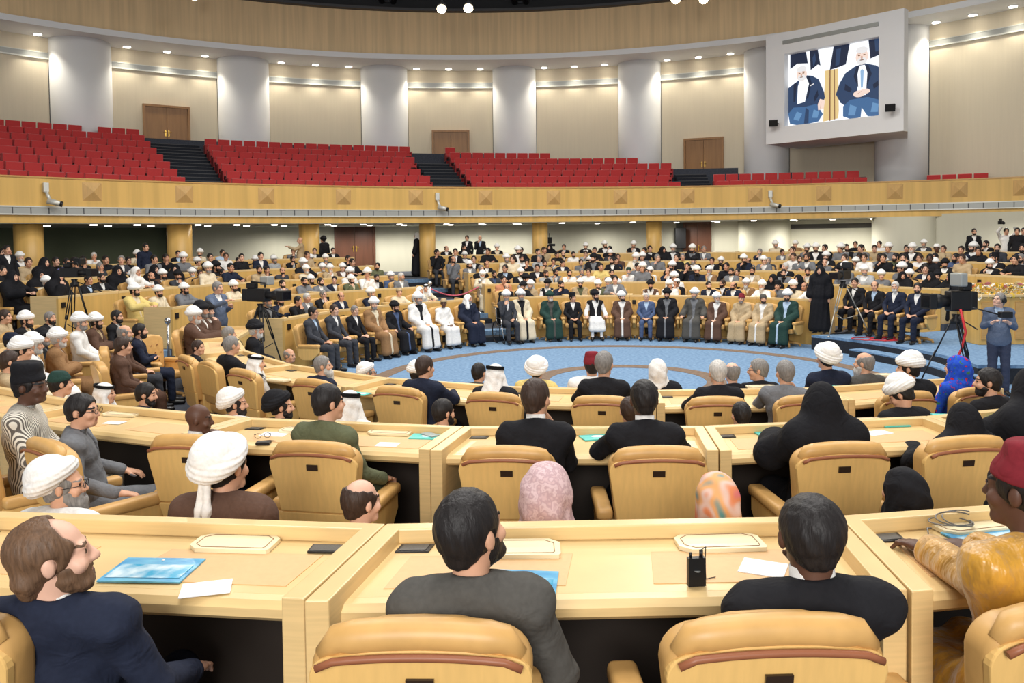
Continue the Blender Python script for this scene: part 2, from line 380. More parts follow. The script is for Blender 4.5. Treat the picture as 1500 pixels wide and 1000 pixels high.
# ---- wall downlights (lit): each a thing with trim and lens
dl_lens = MB(); dl_lens.lathe([(0.15, -0.03), (0.15, 0.0)], 20); lens_me = dl_lens.mesh('lens', M_LAMP)
dl_trim = MB(); dl_trim.lathe([(0.20, -0.02), (0.20, 0.0)], 20); trim_me = dl_trim.mesh('trim_ring', M_WHITEP)
soff = [(55, 50), (186, 69), (245, 75.5), (300, 81), (412, 90.5), (462, 93.5), (511, 96), (610, 99), (657, 100), (703, 100.5), (797, 99), (841, 98), (886, 96), (977, 90),
        (1023, 86.5), (1070, 82), (1371, 34.5), (1425, 22), (1484, 7)]
for i, (px, py) in enumerate(soff):
    p = floor_pt(px, py, Z_SOF); q = ring_pts(px, py, WC, WR - 0.5)[-1]
    e = empty('recessed_downlight', (q[0], q[1], Z_SOF), 0, 'lit downlight in the white soffit, %s from the left end' % nth(i + 1), 'downlight', 'downlights over the upper wall')
    link_mesh('trim_ring', trim_me, e); link_mesh('lens', lens_me, e, (0, 0, -0.012))
    d = bpy.data.lights.new('downlight_beam', 'SPOT'); d.energy = 190; d.color = (1, 0.93, 0.78); d.spot_size = rad(100); d.spot_blend = 0.8; d.shadow_soft_size = 0.12
    o = bpy.data.objects.new('downlight_beam', d); COL.objects.link(o); o.location = (q[0], q[1], Z_SOF - 0.08)
# ---- space under the balcony
LR = 23.4; PILLARS = []
mb = MB(); mb.arc(WC, LR, LR + 0.3, -36.5, 75, 0.5, 3.6, 60); struct('wall_lower', mb, M_BEIGE2)
mb = MB(); mb.arc(WC, LR + 0.4, LR + 0.7, -75, -30, 0.5, 3.6, 40); struct('wall_lower_left', mb, M_OLIVE)
mb = MB(); mb.arc(WC, LR - 0.2, LR + 0.45, -36.9, -36.2, 0.5, 3.6, 2); struct('wall_lower_return', mb, M_DARK)
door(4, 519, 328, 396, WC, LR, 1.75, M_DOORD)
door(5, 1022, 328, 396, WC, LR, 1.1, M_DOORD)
mb = MB(); p = ring_pts(1003, 350, WC, LR - 0.06)[-1]; ph = phi_of(p, WC); mb.arc(WC, LR - 0.06, LR + 0.1, ph - 1.0, ph + 2.6, 1.2, 3.6, 3); struct('wall_niche_panel', mb, mat('grey_niche', (96, 98, 94), 0.6))
mb = MB(); mb.box((0, 0, 0), (0.5, 0.3, 0.95)); p = ring_pts(994, 350, WC, LR - 0.25)[-1]
tag(mb.build('loudspeaker', M_DARK, None, 0.02, (p[0], p[1] - .35, 2.75), (0, 0, 0)), 'tall black loudspeaker in the grey niche beside the dark door', 'speaker')
for px, dia, mm, nm in ((42, 0.84, M_WOODV, 'wood'), (263, 0.84, M_WOODV, 'wood'), (453, 0.78, M_WOODV, 'wood'), (626, 0.66, M_WOODV, 'wood'), (791, 0.66, M_WOODV, 'wood'), (958, 0.66, M_WOODV, 'wood')):
    q = ring_pts(px, 350, BC, BR + 0.8)[-1]; PILLARS.append(q)
    mb = MB(); mb.lathe([(dia / 2, 0.8), (dia / 2, Z_BB)], 28, (q[0], q[1], 0)); struct('column_wood', mb, mm)
for px, dia in ((1120, 2.3), (1324, 2.4)):
    q = ring_pts(px, 350, WC, LR - 0.1)[-1]
    mb = MB(); mb.lathe([(dia / 2, 0.5), (dia / 2, Z_BB)], 40, (q[0], q[1], 0)); struct('column_lower', mb, M_BEIGE2)
for (xa, xb) in ((1158, 1288),):
    pa = phi_of(ring_pts(xa, 326, WC, LR - 0.06)[-1], WC); pb = phi_of(ring_pts(xb, 326, WC, LR - 0.06)[-1], WC)
    mb = MB(); mb.arc(WC, LR - 0.05, LR, pa, pb, 3.1, 3.3, 8); struct('trim_lower_wall_vent', mb, mat('vent_dark', (70, 66, 60), 0.6))
dl2 = MB(); dl2.lathe([(0.11, -0.03), (0.11, 0.0)], 16); lens2 = dl2.mesh('lens', M_LAMP)
tr2 = MB(); tr2.lathe([(0.15, -0.02), (0.15, 0.0)], 16); trim2 = tr2.mesh('trim_ring', M_WHITEP)
ub = [68, 137, 158, 201, 221, 290, 304, 347, 361, 402, 416, 480, 489, 532, 541, 585, 592, 654, 660, 705, 708, 755, 760, 823, 875, 927, 991, 1046, 1051, 1104, 1109, 1162, 1168, 1220, 1228, 1279, 1342, 1406, 1475]
for i, px in enumerate(ub):
    q = ring_pts(px, 325, BC, BR + (0.6 if i % 2 else 2.6))[-1]
    e = empty('recessed_downlight', (q[0], q[1], Z_BB - 0.02), 0, 'small lit downlight under the balcony edge, %s from the left end' % nth(i + 1), 'downlight', 'downlights under the balcony')
    link_mesh('trim_ring', trim2, e); link_mesh('lens', lens2, e, (0, 0, -0.012))
    if i % 2 == 0 and not 1250 < px < 1390 and not 1080 < px < 1140:
        q = ring_pts(px, 340, WC, LR - 1.6)[-1]
        d = bpy.data.lights.new('downlight_beam', 'SPOT'); d.energy = 190 if px > 400 else 10; d.color = (1, 0.97, 0.9); d.spot_size = rad(174); d.spot_blend = 0.7; d.shadow_soft_size = 0.1
        o = bpy.data.objects.new('downlight_beam', d); COL.objects.link(o); o.location = (q[0], q[1], Z_BB - 0.1)

# ---- video screen in its white housing
zl, zr = 36.0, 31.7
A = Vector((ray(1122, 130).x * zl, ray(1122, 130).y * zl, 0)); B = Vector((ray(1324, 100).x * zr, ray(1324, 100).y * zr, 0))
zt = (height_at(1122, 55, A) + height_at(1323, 10, B)) / 2; zb = (height_at(1125, 212, A) + height_at(1326, 191, B)) / 2
ux = (B - A).normalized(); W_ = (B - A).length; H_ = zt - zb; uy = Vector((-ux.y, ux.x, 0))
rz = math.atan2(ux.y, ux.x)
def scr(px, py):
    """local (x, z) on the housing front behind photo pixel"""
    v = ray(px, py); n = Vector((uy.x, uy.y, 0)); t = A.dot(n) / (v.x * n.x + v.y * n.y)
    p = Vector((v.x * t, v.y * t, 0)); return (p - A).dot(ux), EYE + v.z * t - zb
e = empty('video_screen', (A.x, A.y, zb), rz, 'big lit video screen in a white wall housing above the balcony', 'video screen')
sx0, sz1 = scr(1149, 80); sx1, sz0 = scr(1287, 168)
sz1 = (sz1 + scr(1287, 52)[1]) / 2; sz0 = (sz0 + scr(1149, 186)[1]) / 2
hs = MB(); D_ = 2.6
for (x0, x1, z0, z1) in ((0, sx0, 0, H_), (sx1, W_, 0, H_), (sx0, sx1, 0, sz0), (sx0, sx1, sz1, H_)):
    hs.box(((x0 + x1) / 2, 0.2, (z0 + z1) / 2), (x1 - x0, 0.4, z1 - z0))
v1 = ray(1330, 100); v1 = Vector((v1.x, v1.y, 0)).normalized(); vb = Vector((v1.dot(ux), v1.dot(uy), 0))
q = Vector((W_, 0, 0)) + vb / max(vb.y, .3) * 2.4
hs.prism([Vector((0, 0.4, 0)), Vector((W_, 0.4, 0)), Vector((q.x, 2.8, 0)), Vector((0, 2.8, 0))], 0, H_)
hs.build('housing', M_WHITEP, e)
vs = MB(); a0 = scr(1221, 52)[0]; x0, z0 = scr(1147, 58); x1, z1 = scr(1287, 31)
vs.box(((x0 + x1) / 2, -0.02, H_ - 0.42), (x1 - x0, 0.05, 0.16)); vs.build('vent_slot', M_GREYM, e)
# the picture on the screen: two seated men in suits, built from flat coloured shapes at the screen's own depth
PW, PH = sx1 - sx0, sz1 - sz0
def lit(name, rgb, s=1.5):
    m = mat('screen_' + name, rgb, 0.5, emit=s); m.node_tree.nodes['Principled BSDF'].inputs['Base Color'].default_value = (0.01, 0.01, 0.01, 1); return m
pic = MB(); layer = [0]
def shape(pts, mi):
    """pts in picture units: u 0..1 left to right, v 0..1 bottom to top"""
    layer[0] += 1; y = 0.36 - 0.0015 * layer[0]; pic.mi = mi
    n = len(pts); pic.add([(sx0 + u * PW, y, sz0 + v * PH) for u, v in pts], [tuple(range(n))])
def oval(cu, cv, ru, rv, mi, n=18): shape([(cu + ru * math.cos(2 * PI * k / n), cv + rv * math.sin(2 * PI * k / n)) for k in range(n)], mi)
shape([(0, 0), (1, 0), (1, 1), (0, 1)], 0)
# row of people behind: dark suits and pale shirts cut by the upper edge
shape([(.02, .80), (.10, .86), (.22, .84), (.20, 1), (.02, 1)], 1); shape([(.25, .74), (.33, .80), (.36, .78), (.33, 1), (.24, 1)], 1); shape([(.28, .78), (.31, .86), (.30, .96), (.27, .9)], 2)
shape([(.46, .70), (.56, .72), (.63, .74), (.67, 1), (.50, 1)], 1); shape([(.52, .74), (.56, .75), (.58, .96), (.53, .96)], 2); shape([(.88, .76), (1, .80), (1, 1), (.86, 1)], 1); shape([(.93, .84), (.97, .84), (.98, 1), (.92, 1)], 2)
# wooden chair backs between the two men
shape([(.39, .02), (.56, .04), (.55, .70), (.41, .70)], 4); shape([(.455, .02), (.47, .02), (.47, .7), (.458, .7)], 5); shape([(.51, .03), (.52, .03), (.515, .7), (.508, .7)], 5); shape([(.34, .28), (.41, .3), (.41, .36), (.34, .34)], 4)
# left man
shape([(0, .18), (.08, .16), (.22, .22), (.36, .22), (.41, .34), (.40, .42), (.34, .60), (.27, .66), (.20, .68), (.08, .60), (0, .54)], 2); shape([(.10, .30), (.19, .32), (.235, .56), (.205, .65), (.14, .66), (.11, .54)], 0)
shape([(.205, .65), (.235, .56), (.205, .36), (.225, .36), (.265, .56), (.24, .67)], 1); shape([(.10, .60), (.08, .34), (.06, .34), (.06, .58)], 1); shape([(.30, .30), (.34, .38), (.33, .46), (.29, .36)], 1); shape([(.25, .52), (.29, .54), (.29, .555), (.25, .535)], 9)
shape([(.02, .04), (.14, 0), (.34, .03), (.39, .12), (.32, .27), (.20, .25), (.06, .26), (0, .18)], 6); shape([(.18, .02), (.23, .02), (.235, .20), (.20, .24)], 2); shape([(.06, .10), (.12, .07), (.16, .16), (.10, .2)], 10); shape([(.27, .09), (.33, .08), (.35, .16), (.29, .2)], 10)
oval(.155, .70, .058, .095, 3); oval(.155, .655, .045, .04, 9); oval(.155, .77, .056, .045, 9)
for u in (.13, .175): oval(u, .715, .013, .008, 5, 8); oval(u, .735, .018, .005, 7, 8)
oval(.153, .69, .010, .022, 7, 8); oval(.153, .662, .02, .006, 5, 8); shape([(.34, .18), (.40, .19), (.415, .30), (.36, .33), (.335, .26)], 3); shape([(.36, .2), (.365, .2), (.375, .28), (.37, .28)], 7)
# right man
shape([(.53, .36), (.58, .24), (.66, .16), (.95, .16), (1, .26), (1, .60), (.94, .66), (.83, .71), (.73, .69), (.63, .62), (.57, .50)], 2); shape([(.755, .30), (.84, .30), (.855, .58), (.83, .69), (.775, .69), (.755, .58)], 0)
shape([(.755, .58), (.775, .69), (.745, .69), (.715, .56), (.765, .40)], 1); shape([(.855, .58), (.83, .69), (.865, .68), (.90, .56), (.845, .40)], 1); shape([(.785, .62), (.80, .645), (.82, .62), (.81, .40), (.79, .40)], 8)
shape([(.62, .40), (.68, .36), (.70, .40), (.63, .48)], 1); shape([(.92, .36), (.97, .40), (.96, .46), (.91, .42)], 1)
shape([(.60, .18), (.60, .06), (.70, 0), (.79, .02), (.80, .14), (.86, .02), (1, 0), (1, .20), (.86, .27), (.68, .26)], 6); shape([(.66, .06), (.73, .05), (.75, .16), (.68, .2)], 10); shape([(.89, .07), (.96, .06), (.97, .16), (.91, .19)], 10)
oval(.80, .80, .063, .105, 3); oval(.80, .745, .050, .048, 9); oval(.80, .885, .060, .045, 9)
for u in (.773, .825): oval(u, .82, .014, .008, 5, 8); oval(u, .842, .02, .005, 7, 8)
oval(.80, .79, .011, .026, 7, 8); oval(.80, .757, .022, .007, 5, 8)
oval(.775, .325, .06, .045, 3); oval(.83, .345, .055, .035, 3); shape([(.76, .32), (.80, .35), (.80, .357), (.755, .327)], 7); shape([(.56, .02), (.61, .02), (.61, .22), (.57, .2)], 0)
pic.build('picture', [lit('white', (246, 250, 255), 1.15), lit('navy_dark', (24, 36, 62), 1), lit('suit_blue', (44, 66, 100), 1), lit('skin', (248, 222, 208), 1.0), lit('wood', (232, 202, 140), 1), lit('brown', (132, 92, 62), 1),
                      lit('trouser_blue', (66, 106, 152), 1), lit('shade', (214, 176, 160), 1), lit('tie_blue', (150, 186, 222), 1), lit('beard', (236, 234, 234), 1), lit('knee_blue', (104, 148, 192), 1)], e)
# two small black floodlights on the housing, each on a bracket
for (px, py, nm) in ((1133, 182, 'lower left corner'), (1302, 160, 'lower right corner')):
    lx, lz = scr(px, py); p = A + ux * lx; fl = empty('floodlight', (p.x, p.y, zb + lz), rz + 0.5, 'small black floodlight at the %s of the video screen housing' % nm, 'floodlight', 'floodlights on the screen housing')
    f = MB(); f.box((0, -0.42, 0), (0.36, 0.12, 0.28), 0, 0.35); f.build('lamp_head', M_DARK, fl, 0.01)
    f = MB(); f.tube([(0.1, -0.36, 0), (0.2, -0.2, 0), (0.2, 0.0, 0)], 0.02, 6); f.box((0.2, 0.03 - 0.05, 0), (0.1, 0.05, 0.12)); f.build('bracket', M_DARK, fl)
# round white columns and the recess beneath the housing are part of the wall; CCTV cameras on the balcony front
for (px, py, sd) in ((66, 285, 'far left'), (640, 296, 'middle'), (1128, 292, 'right')):
    q = ring_pts(px, py, BC, BR)[-1]; zc_ = height_at(px, py, q); ph = phi_of(q, BC)
    e = empty('surveillance_camera', (q[0], q[1], zc_), -rad(ph), 'white surveillance camera on the %s of the balcony front' % sd, 'camera', 'surveillance cameras on the balcony front')
    f = MB(); f.box((0, -0.08, 0.22), (0.16, 0.14, 0.3)); f.build('mount_box', M_LIGHTM, e, 0.02)
    f = MB(); f.tube([(0, -0.1, 0.1), (0.02, -0.2, -0.05), (0.08, -0.22, -0.2)], 0.05, 8); f.build('arm', M_LIGHTM, e)
    f = MB(); f.tube([(0.0, -0.2, -0.2), (0.34, -0.4, -0.3)], [0.09, 0.08], 10); f.mi = 1; f.tube([(0.30, -0.38, -0.29), (0.36, -0.41, -0.31)], 0.085, 10); f.build('camera_body', [M_LIGHTM, M_DARK], e)
# bright spotlights under the ceiling
for i, (px, py, s) in enumerate(((647, 13, 'left of the bright pair at the top'), (686, 12, 'right of the bright pair at the top'), (990, -1, 'near the top edge, left of two'), (1031, -1, 'near the top edge, right of two'), (284, -6, 'over the left fascia'))):
    z = 33.0; v = ray(px, py); p = Vector((v.x * z, v.y * z, EYE + v.z * z))
    e = empty('stage_spotlight', p, 0, 'bright ceiling spotlight ' + s, 'spotlight', 'ceiling spotlights'); ti = math.radians(50)
    f = MB(); f.tube([(0, 0.0, 0), (0, 0.3, 0.28)], [0.21, 0.15], 14); f.build('lamp_body', M_TRUSS, e)
    f = MB(); f.tube([(0, -0.02, -0.02), (0, 0.0, 0.0)], [0.18, 0.18], 16); f.build('lens', M_SPOTLAMP, e)
    f = MB(); f.tube([(0, 0.2, 0.2), (0, 0.2, 16.6 - p.z)], 0.04, 6); f.build('hanger', M_TRUSS, e)
    d = bpy.data.lights.new('spotlight_beam', 'SPOT'); d.energy = 900; d.color = (1, 0.9, 0.72); d.spot_size = rad(70); d.spot_blend = 0.9; d.shadow_soft_size = 0.25
    o = bpy.data.objects.new('spotlight_beam', d); COL.objects.link(o); o.location = p + Vector((0, -0.1, -0.1)); o.rotation_euler = (Vector((2, 14, 0)) - p).to_track_quat('-Z', 'Y').to_euler()
# ---------------------------------------------------------------- desks
def block_name(k, phi):
    if phi > -17.5 and phi < 70: return 'far middle'
    if phi > -79 and phi <= -17.5: return 'far left'
    if phi > -135: return 'near left'
    return 'near'
DESK_TOP = 0.86
def desk_mesh(half, R, k, skew=0.0):
    """meshes of one two-seat desk unit; local +Y points away from the arena, origin on its tier at the rail line"""
    def X(s, y): return s * half * (R + y) / R + skew * y
    def quad(mb, s0, s1, y0, y1, z0, z1):
        a = [(X(s0, y0), y0), (X(s1, y0), y0), (X(s1, y1), y1), (X(s0, y1), y1)]; mb.prism([Vector(p) for p in a], z0, z1)
    out = {}
    e = 0.075 / half
    m = MB(); quad(m, -1, 1, 0, 0.07, DESK_TOP, RAIL); out['rail'] = m.mesh('rail', M_WOOD, 0.006)
    m = MB(); quad(m, -1 + e, 1 - e, 0.06, 0.56, DESK_TOP - 0.06, DESK_TOP)
    pr = [(0.555, DESK_TOP), (0.60, DESK_TOP - 0.004), (0.625, DESK_TOP - 0.025), (0.625, DESK_TOP - 0.055), (0.60, DESK_TOP - 0.075), (0.555, DESK_TOP - 0.075)]
    vs = [(X(s, y), y, z) for s in (-1 + e, 1 - e) for y, z in pr]; n = len(pr)
    m.add(vs, [tuple(range(n)), tuple(reversed(range(n, 2 * n)))] + [(i, i + n, (i + 1) % n + n, (i + 1) % n) for i in range(n)], False)
    out['desktop'] = m.mesh('desktop', M_WOOD)
    m = MB(); quad(m, -1, 1, 0.0, 0.05, -0.26, DESK_TOP + 0.001); out['front_panel'] = m.mesh('front_panel', M_WOODV)
    for s, nm in ((-1, 'side_panel'), (1, 'side_panel')):
        m = MB(); a, b = (-1, -1 + e) if s < 0 else (1 - e, 1)
        quad(m, a * 0.999, b * 0.999, 0.0501, 0.715, 0, RAIL); out['side%d' % s] = m.mesh('side_panel', M_WOODE if False else M_WOOD, 0.005)
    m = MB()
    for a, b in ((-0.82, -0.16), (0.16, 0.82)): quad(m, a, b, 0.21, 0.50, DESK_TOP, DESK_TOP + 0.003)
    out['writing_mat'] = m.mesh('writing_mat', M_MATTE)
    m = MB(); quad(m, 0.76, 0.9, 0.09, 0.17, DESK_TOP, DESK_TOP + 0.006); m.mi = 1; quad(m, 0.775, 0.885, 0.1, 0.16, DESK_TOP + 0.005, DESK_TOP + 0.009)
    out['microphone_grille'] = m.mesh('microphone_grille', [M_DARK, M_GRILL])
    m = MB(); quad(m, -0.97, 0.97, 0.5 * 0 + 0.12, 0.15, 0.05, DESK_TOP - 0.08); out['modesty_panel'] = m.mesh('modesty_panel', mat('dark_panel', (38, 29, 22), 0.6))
    m = MB(); q = 0.88
    m.box((X(-0.86, 0), -0.012, 0.72), (0.10, 0.03, 0.12)); out['speaker_grille'] = m.mesh('speaker_grille', M_DARK)
    return out
DESKS = []
def desks(k, p0, p1, n=None, near=False, skew=0.0, L=None, RR=None):
    c = NEAR_C[k] if near else tier_c(k); R = NEAR_R[k] if near else RR or tier_R(k); L = tier_L(k) if L is None else L; n = n or max(1, round(rad(p1 - p0) * R / 1.88)); st = (p1 - p0) / n; half = math.tan(rad(st / 2)) * R - 0.002
    ms = desk_mesh(half, R, k, skew)
    for i in range(n):
        ph = p0 + st * (i + 0.5); p = on_ring(c, R, ph)
        sx, sy = project((p.x, p.y, tier_L(k) + RAIL))
        # what lies outside the frame or behind the photographer is left out
        ok = False
        for q in (-0.5, 0, 0.5):
            pq = on_ring(c, R + 0.3, ph + st * q)
            if pq.y > 0.8:
                sx, sy = project((pq.x, pq.y, tier_L(k) + 0.8))
                if -60 < sx < 1560 and sy < 1050: ok = True
        if not ok: continue
        DESKS.append((k, ph, i))
        e = empty('desk', (p.x, p.y, L), -rad(ph))
        for key, me in ms.items():
            nm = 'side_panel' if key.startswith('side') else key
            # far desks show only their fronts: leave out what sits hidden behind the rail
            far = abs(((ph + 180) % 360) - 180) < 75
            if far and key in ('writing_mat', 'microphone_grille', 'modesty_panel'): continue
            if not far and key in ('speaker_grille',): continue
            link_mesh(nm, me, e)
        e['category'] = 'desk'; e['k'] = k; e['phi'] = ph; DESKOBJ.append(e)
DESKOBJ = []
# near blocks: dividers where the photo shows them
desks(1, -202, -174.15, 2); desks(1, -174.15, -148.7, 2); desks(1, -148.7, -90, 4)
desks(2, -182.4 - 10.2 * 2, -182.4 + 10.2 * 5, 7, True, 0.13)
desks(2, -109, -92, L=tier_L(1), RR=10.5)
desks(3, -185.0 - 8.2 * 3, -185.0 + 8.2 * 6, 9, True, 0.165)
for k, (a, b, c2) in {1: (-78.5, -28.5, 50.2), 2: (-78.5, -29, 60.5), 3: (-79, -28.5, 65), 4: (-80, -28, 65), 5: (-80, -27.5, 65)}.items():
    desks(k, a, b); desks(k, {1: -19, 2: -18.3, 3: -17.4, 4: -17, 5: -16.6}[k], c2)
ROWN = {1: 'first', 2: 'second', 3: 'third', 4: 'fourth', 5: 'fifth', 6: 'sixth'}
cnt = {}
for e in DESKOBJ:
    k, ph = e['k'], e['phi']; b = block_name(k, ph); cnt[(k, b)] = cnt.get((k, b), 0) + 1
    if b.startswith('near'):
        end = 'from the right end' if b == 'near' else 'from the aisle'
    e['label'] = 'light wood desk, %s from the %s end, %s desk row of the %s block' % (nth(cnt[(k, b)]), 'right' if b.startswith('near') else 'left', ROWN[k], b)
    e['group'] = 'desks of the %s block' % b
    del e['k'], e['phi']
# ---------------------------------------------------------------- armchairs
def rounded_panel(w0, w1, z0, z1, y, t, r, n=6, lean=0.0, crown=0.0):
    """upright rounded panel polygon in XZ, w0 wide at z0, w1 at z1, thickness t in y"""
    pts = [(-w0 / 2 + 0.01, z0), (w0 / 2 - 0.01, z0)]
    for i in range(n + 1):
        a = PI / 2 * i / n; pts.append((w1 / 2 - r + r * math.cos(a), z1 - r + r * math.sin(a)))
    for i in range(1, 4): x = (w1 / 2 - r) * (1 - i / 2); pts.append((x, z1 + crown * (1 - (x / (w1 / 2)) ** 2)))
    for i in range(n + 1):
        a = PI / 2 * (1 - i / n); pts.append((-w1 / 2 + r - r * math.cos(a), z1 - r + r * math.sin(a)))
    m = len(pts); vs = [(x, y + lean * (z - z0), z) for x, z in pts] + [(x, y + t + lean * (z - z0), z) for x, z in pts]
    return vs, [tuple(range(m)), tuple(reversed(range(m, 2 * m)))] + [(i, i + m, (i + 1) % m + m, (i + 1) % m) for i in range(m)]
# chair local frame: occupant faces -Y (towards the arena), back is at +Y; origin on the floor under the seat
ch = {}
LEAN = 0.16
m = MB(); m.add(*rounded_panel(0.52, 0.60, 0.60, 0.985, 0.275, 0.035, 0.07, lean=LEAN, crown=0.02)); ch['back_shell'] = m.mesh('back_shell', M_SHELL, 0.006)
m = MB(); m.add(*rounded_panel(0.44, 0.52, 0.36, 0.592, 0.235, 0.035, 0.02, lean=LEAN)); ch['lower_back_shell'] = m.mesh('lower_back_shell', M_SHELL, 0.006)
m = MB(); m.add(*rounded_panel(0.50, 0.60, 0.48, 1.03, 0.155, 0.125, 0.10, lean=LEAN, crown=0.025)); ch['back_cushion'] = m.mesh('back_cushion', M_LEATH, 0.03, 3)
m = MB()
top = []
for i in range(13):
    x = -0.27 + 0.54 * i / 12; top.append((x, 0.262 + LEAN * 0.46, 1.005 + 0.025 * (1 - (x / 0.3) ** 2) - (0.035 if i in (0, 12) else 0)))
m.tube(top, [0.022, 0.04] + [0.046] * 9 + [0.04, 0.022], 12); ch['headroll'] = m.mesh('headroll', M_LEATH)
m = MB(); pp = [(x, 0.318 + LEAN * 0.37 + 0.012, 0.972 + 0.02 * (1 - (x / 0.3) ** 2) - (0.014 if abs(x) > 0.26 else 0)) for x in [-0.272 + 0.544 * i / 12 for i in range(13)]]
m.tube(pp, 0.011, 8); ch['piping'] = m.mesh('piping', M_PIPE)
m = MB(); m.box((0, 0.318 + LEAN * 0.31, 0.905), (0.075, 0.008, 0.038), 0, -LEAN); ch['number_plate'] = m.mesh('number_plate', mat('dark_plate', (50, 36, 26), 0.3))
m = MB()
for zz, nn in ((0.62, 3), (0.75, 4), (0.88, 3)):
    for i in range(nn): m.lathe([(0.001, -0.008), (0.014, 0), (0.001, 0.008)], 8, ((i - (nn - 1) / 2) * 0.13, 0.147 + LEAN * (zz - 0.48), zz))
ch['tuft_button'] = m.mesh('tuft_button', M_PIPE)
m = MB(); m.box((0, -0.03, 0.40), (0.52, 0.50, 0.13)); ch['seat'] = m.mesh('seat', M_LEATH, 0.045, 4)
for s in (-1, 1):
    m = MB(); m.box((s * 0.315, -0.03, 0.605), (0.105, 0.50, 0.075)); ch['arm_pad%d' % s] = m.mesh('arm_pad', M_LEATH, 0.025, 3)
    m = MB(); ys = [(-0.27, 0.57), (0.22, 0.57), (0.22, 0.40), (0.12, 0.31), (-0.10, 0.31), (-0.27, 0.46)]
    n = len(ys); x0, x1 = s * 0.285, s * 0.345; m.add([(x0, y, z) for y, z in ys] + [(x1, y, z) for y, z in ys], [tuple(range(n)), tuple(reversed(range(n, 2 * n)))] + [(i, i + n, (i + 1) % n + n, (i + 1) % n) for i in range(n)])
    ch['arm_panel%d' % s] = m.mesh('arm_panel', M_SHELL, 0.012)
m = MB(); m.lathe([(0.05, 0.06), (0.05, 0.33)], 14); m.box((0, 0, 0.325), (0.3, 0.3, 0.03)); ch['pedestal'] = m.mesh('pedestal', M_DARK)
m = MB()
for i in range(5):
    a = 2 * PI * i / 5 + 0.3; m.tube([(0.03 * math.cos(a), 0.03 * math.sin(a), 0.10), (0.2 * math.cos(a), 0.2 * math.sin(a), 0.085), (0.33 * math.cos(a), 0.33 * math.sin(a), 0.055)], [0.04, 0.034, 0.024], 8)
    m.lathe([(0.028, 0.0), (0.028, 0.05)], 8, (0.32 * math.cos(a), 0.32 * math.sin(a), 0))
ch['star_base'] = m.mesh('star_base', M_WOODE)
FULL = list(ch)
MID = ['back_shell', 'back_cushion', 'seat', 'arm_pad-1', 'arm_pad1', 'arm_panel-1', 'arm_panel1', 'pedestal', 'star_base', 'tuft_button', 'lower_back_shell']
def join_me(name, keys, mats):
    bm = bmesh.new()
    for kx in keys:
        me = ch[kx]; n0 = len(bm.faces); bm.from_mesh(me); bm.faces.ensure_lookup_table()
        mi = mats.index(me.materials[0])
        for f in bm.faces[n0:]: f.material_index = mi
    me = bpy.data.meshes.new(name); bm.to_mesh(me); bm.free()
    for mm in mats: me.materials.append(mm)
    return me
far_chair_me = join_me('armchair', ['back_shell', 'back_cushion', 'seat', 'arm_pad-1', 'arm_pad1', 'arm_panel-1', 'arm_panel1', 'pedestal', 'tuft_button'], [M_SHELL, M_LEATH, M_DARK, M_PIPE])
CHAIRS = []
def chair(p, phi, L, detail, label, group=None, turn=0.0, back=0.0):
    """chair whose occupant faces the ring centre; p is the point under the sitter's hips"""
    rz = -rad(phi) + turn
    if detail == 'far':
        o = link_mesh('armchair', far_chair_me, None, (p[0], p[1], L), (0, 0, rz))
    else:
        o = empty('armchair', (p[0], p[1], L), rz)
        made = {}
        for kx in sorted(FULL if detail == 'full' else MID, key=lambda t: t in ('number_plate', 'piping', 'tuft_button', 'star_base', 'arm_pad-1', 'arm_pad1')):
            nm = kx.rstrip('-1') if kx.startswith('arm') else kx
            par = {'number_plate': 'back_shell', 'piping': 'headroll', 'tuft_button': 'back_cushion', 'star_base': 'pedestal', 'arm_pad-1': 'arm_panel-1', 'arm_pad1': 'arm_panel1'}.get(kx)
            made[kx] = link_mesh(nm, ch[kx], made.get(par, o))
    tag(o, label, 'armchair', group); CHAIRS.append(o); return o
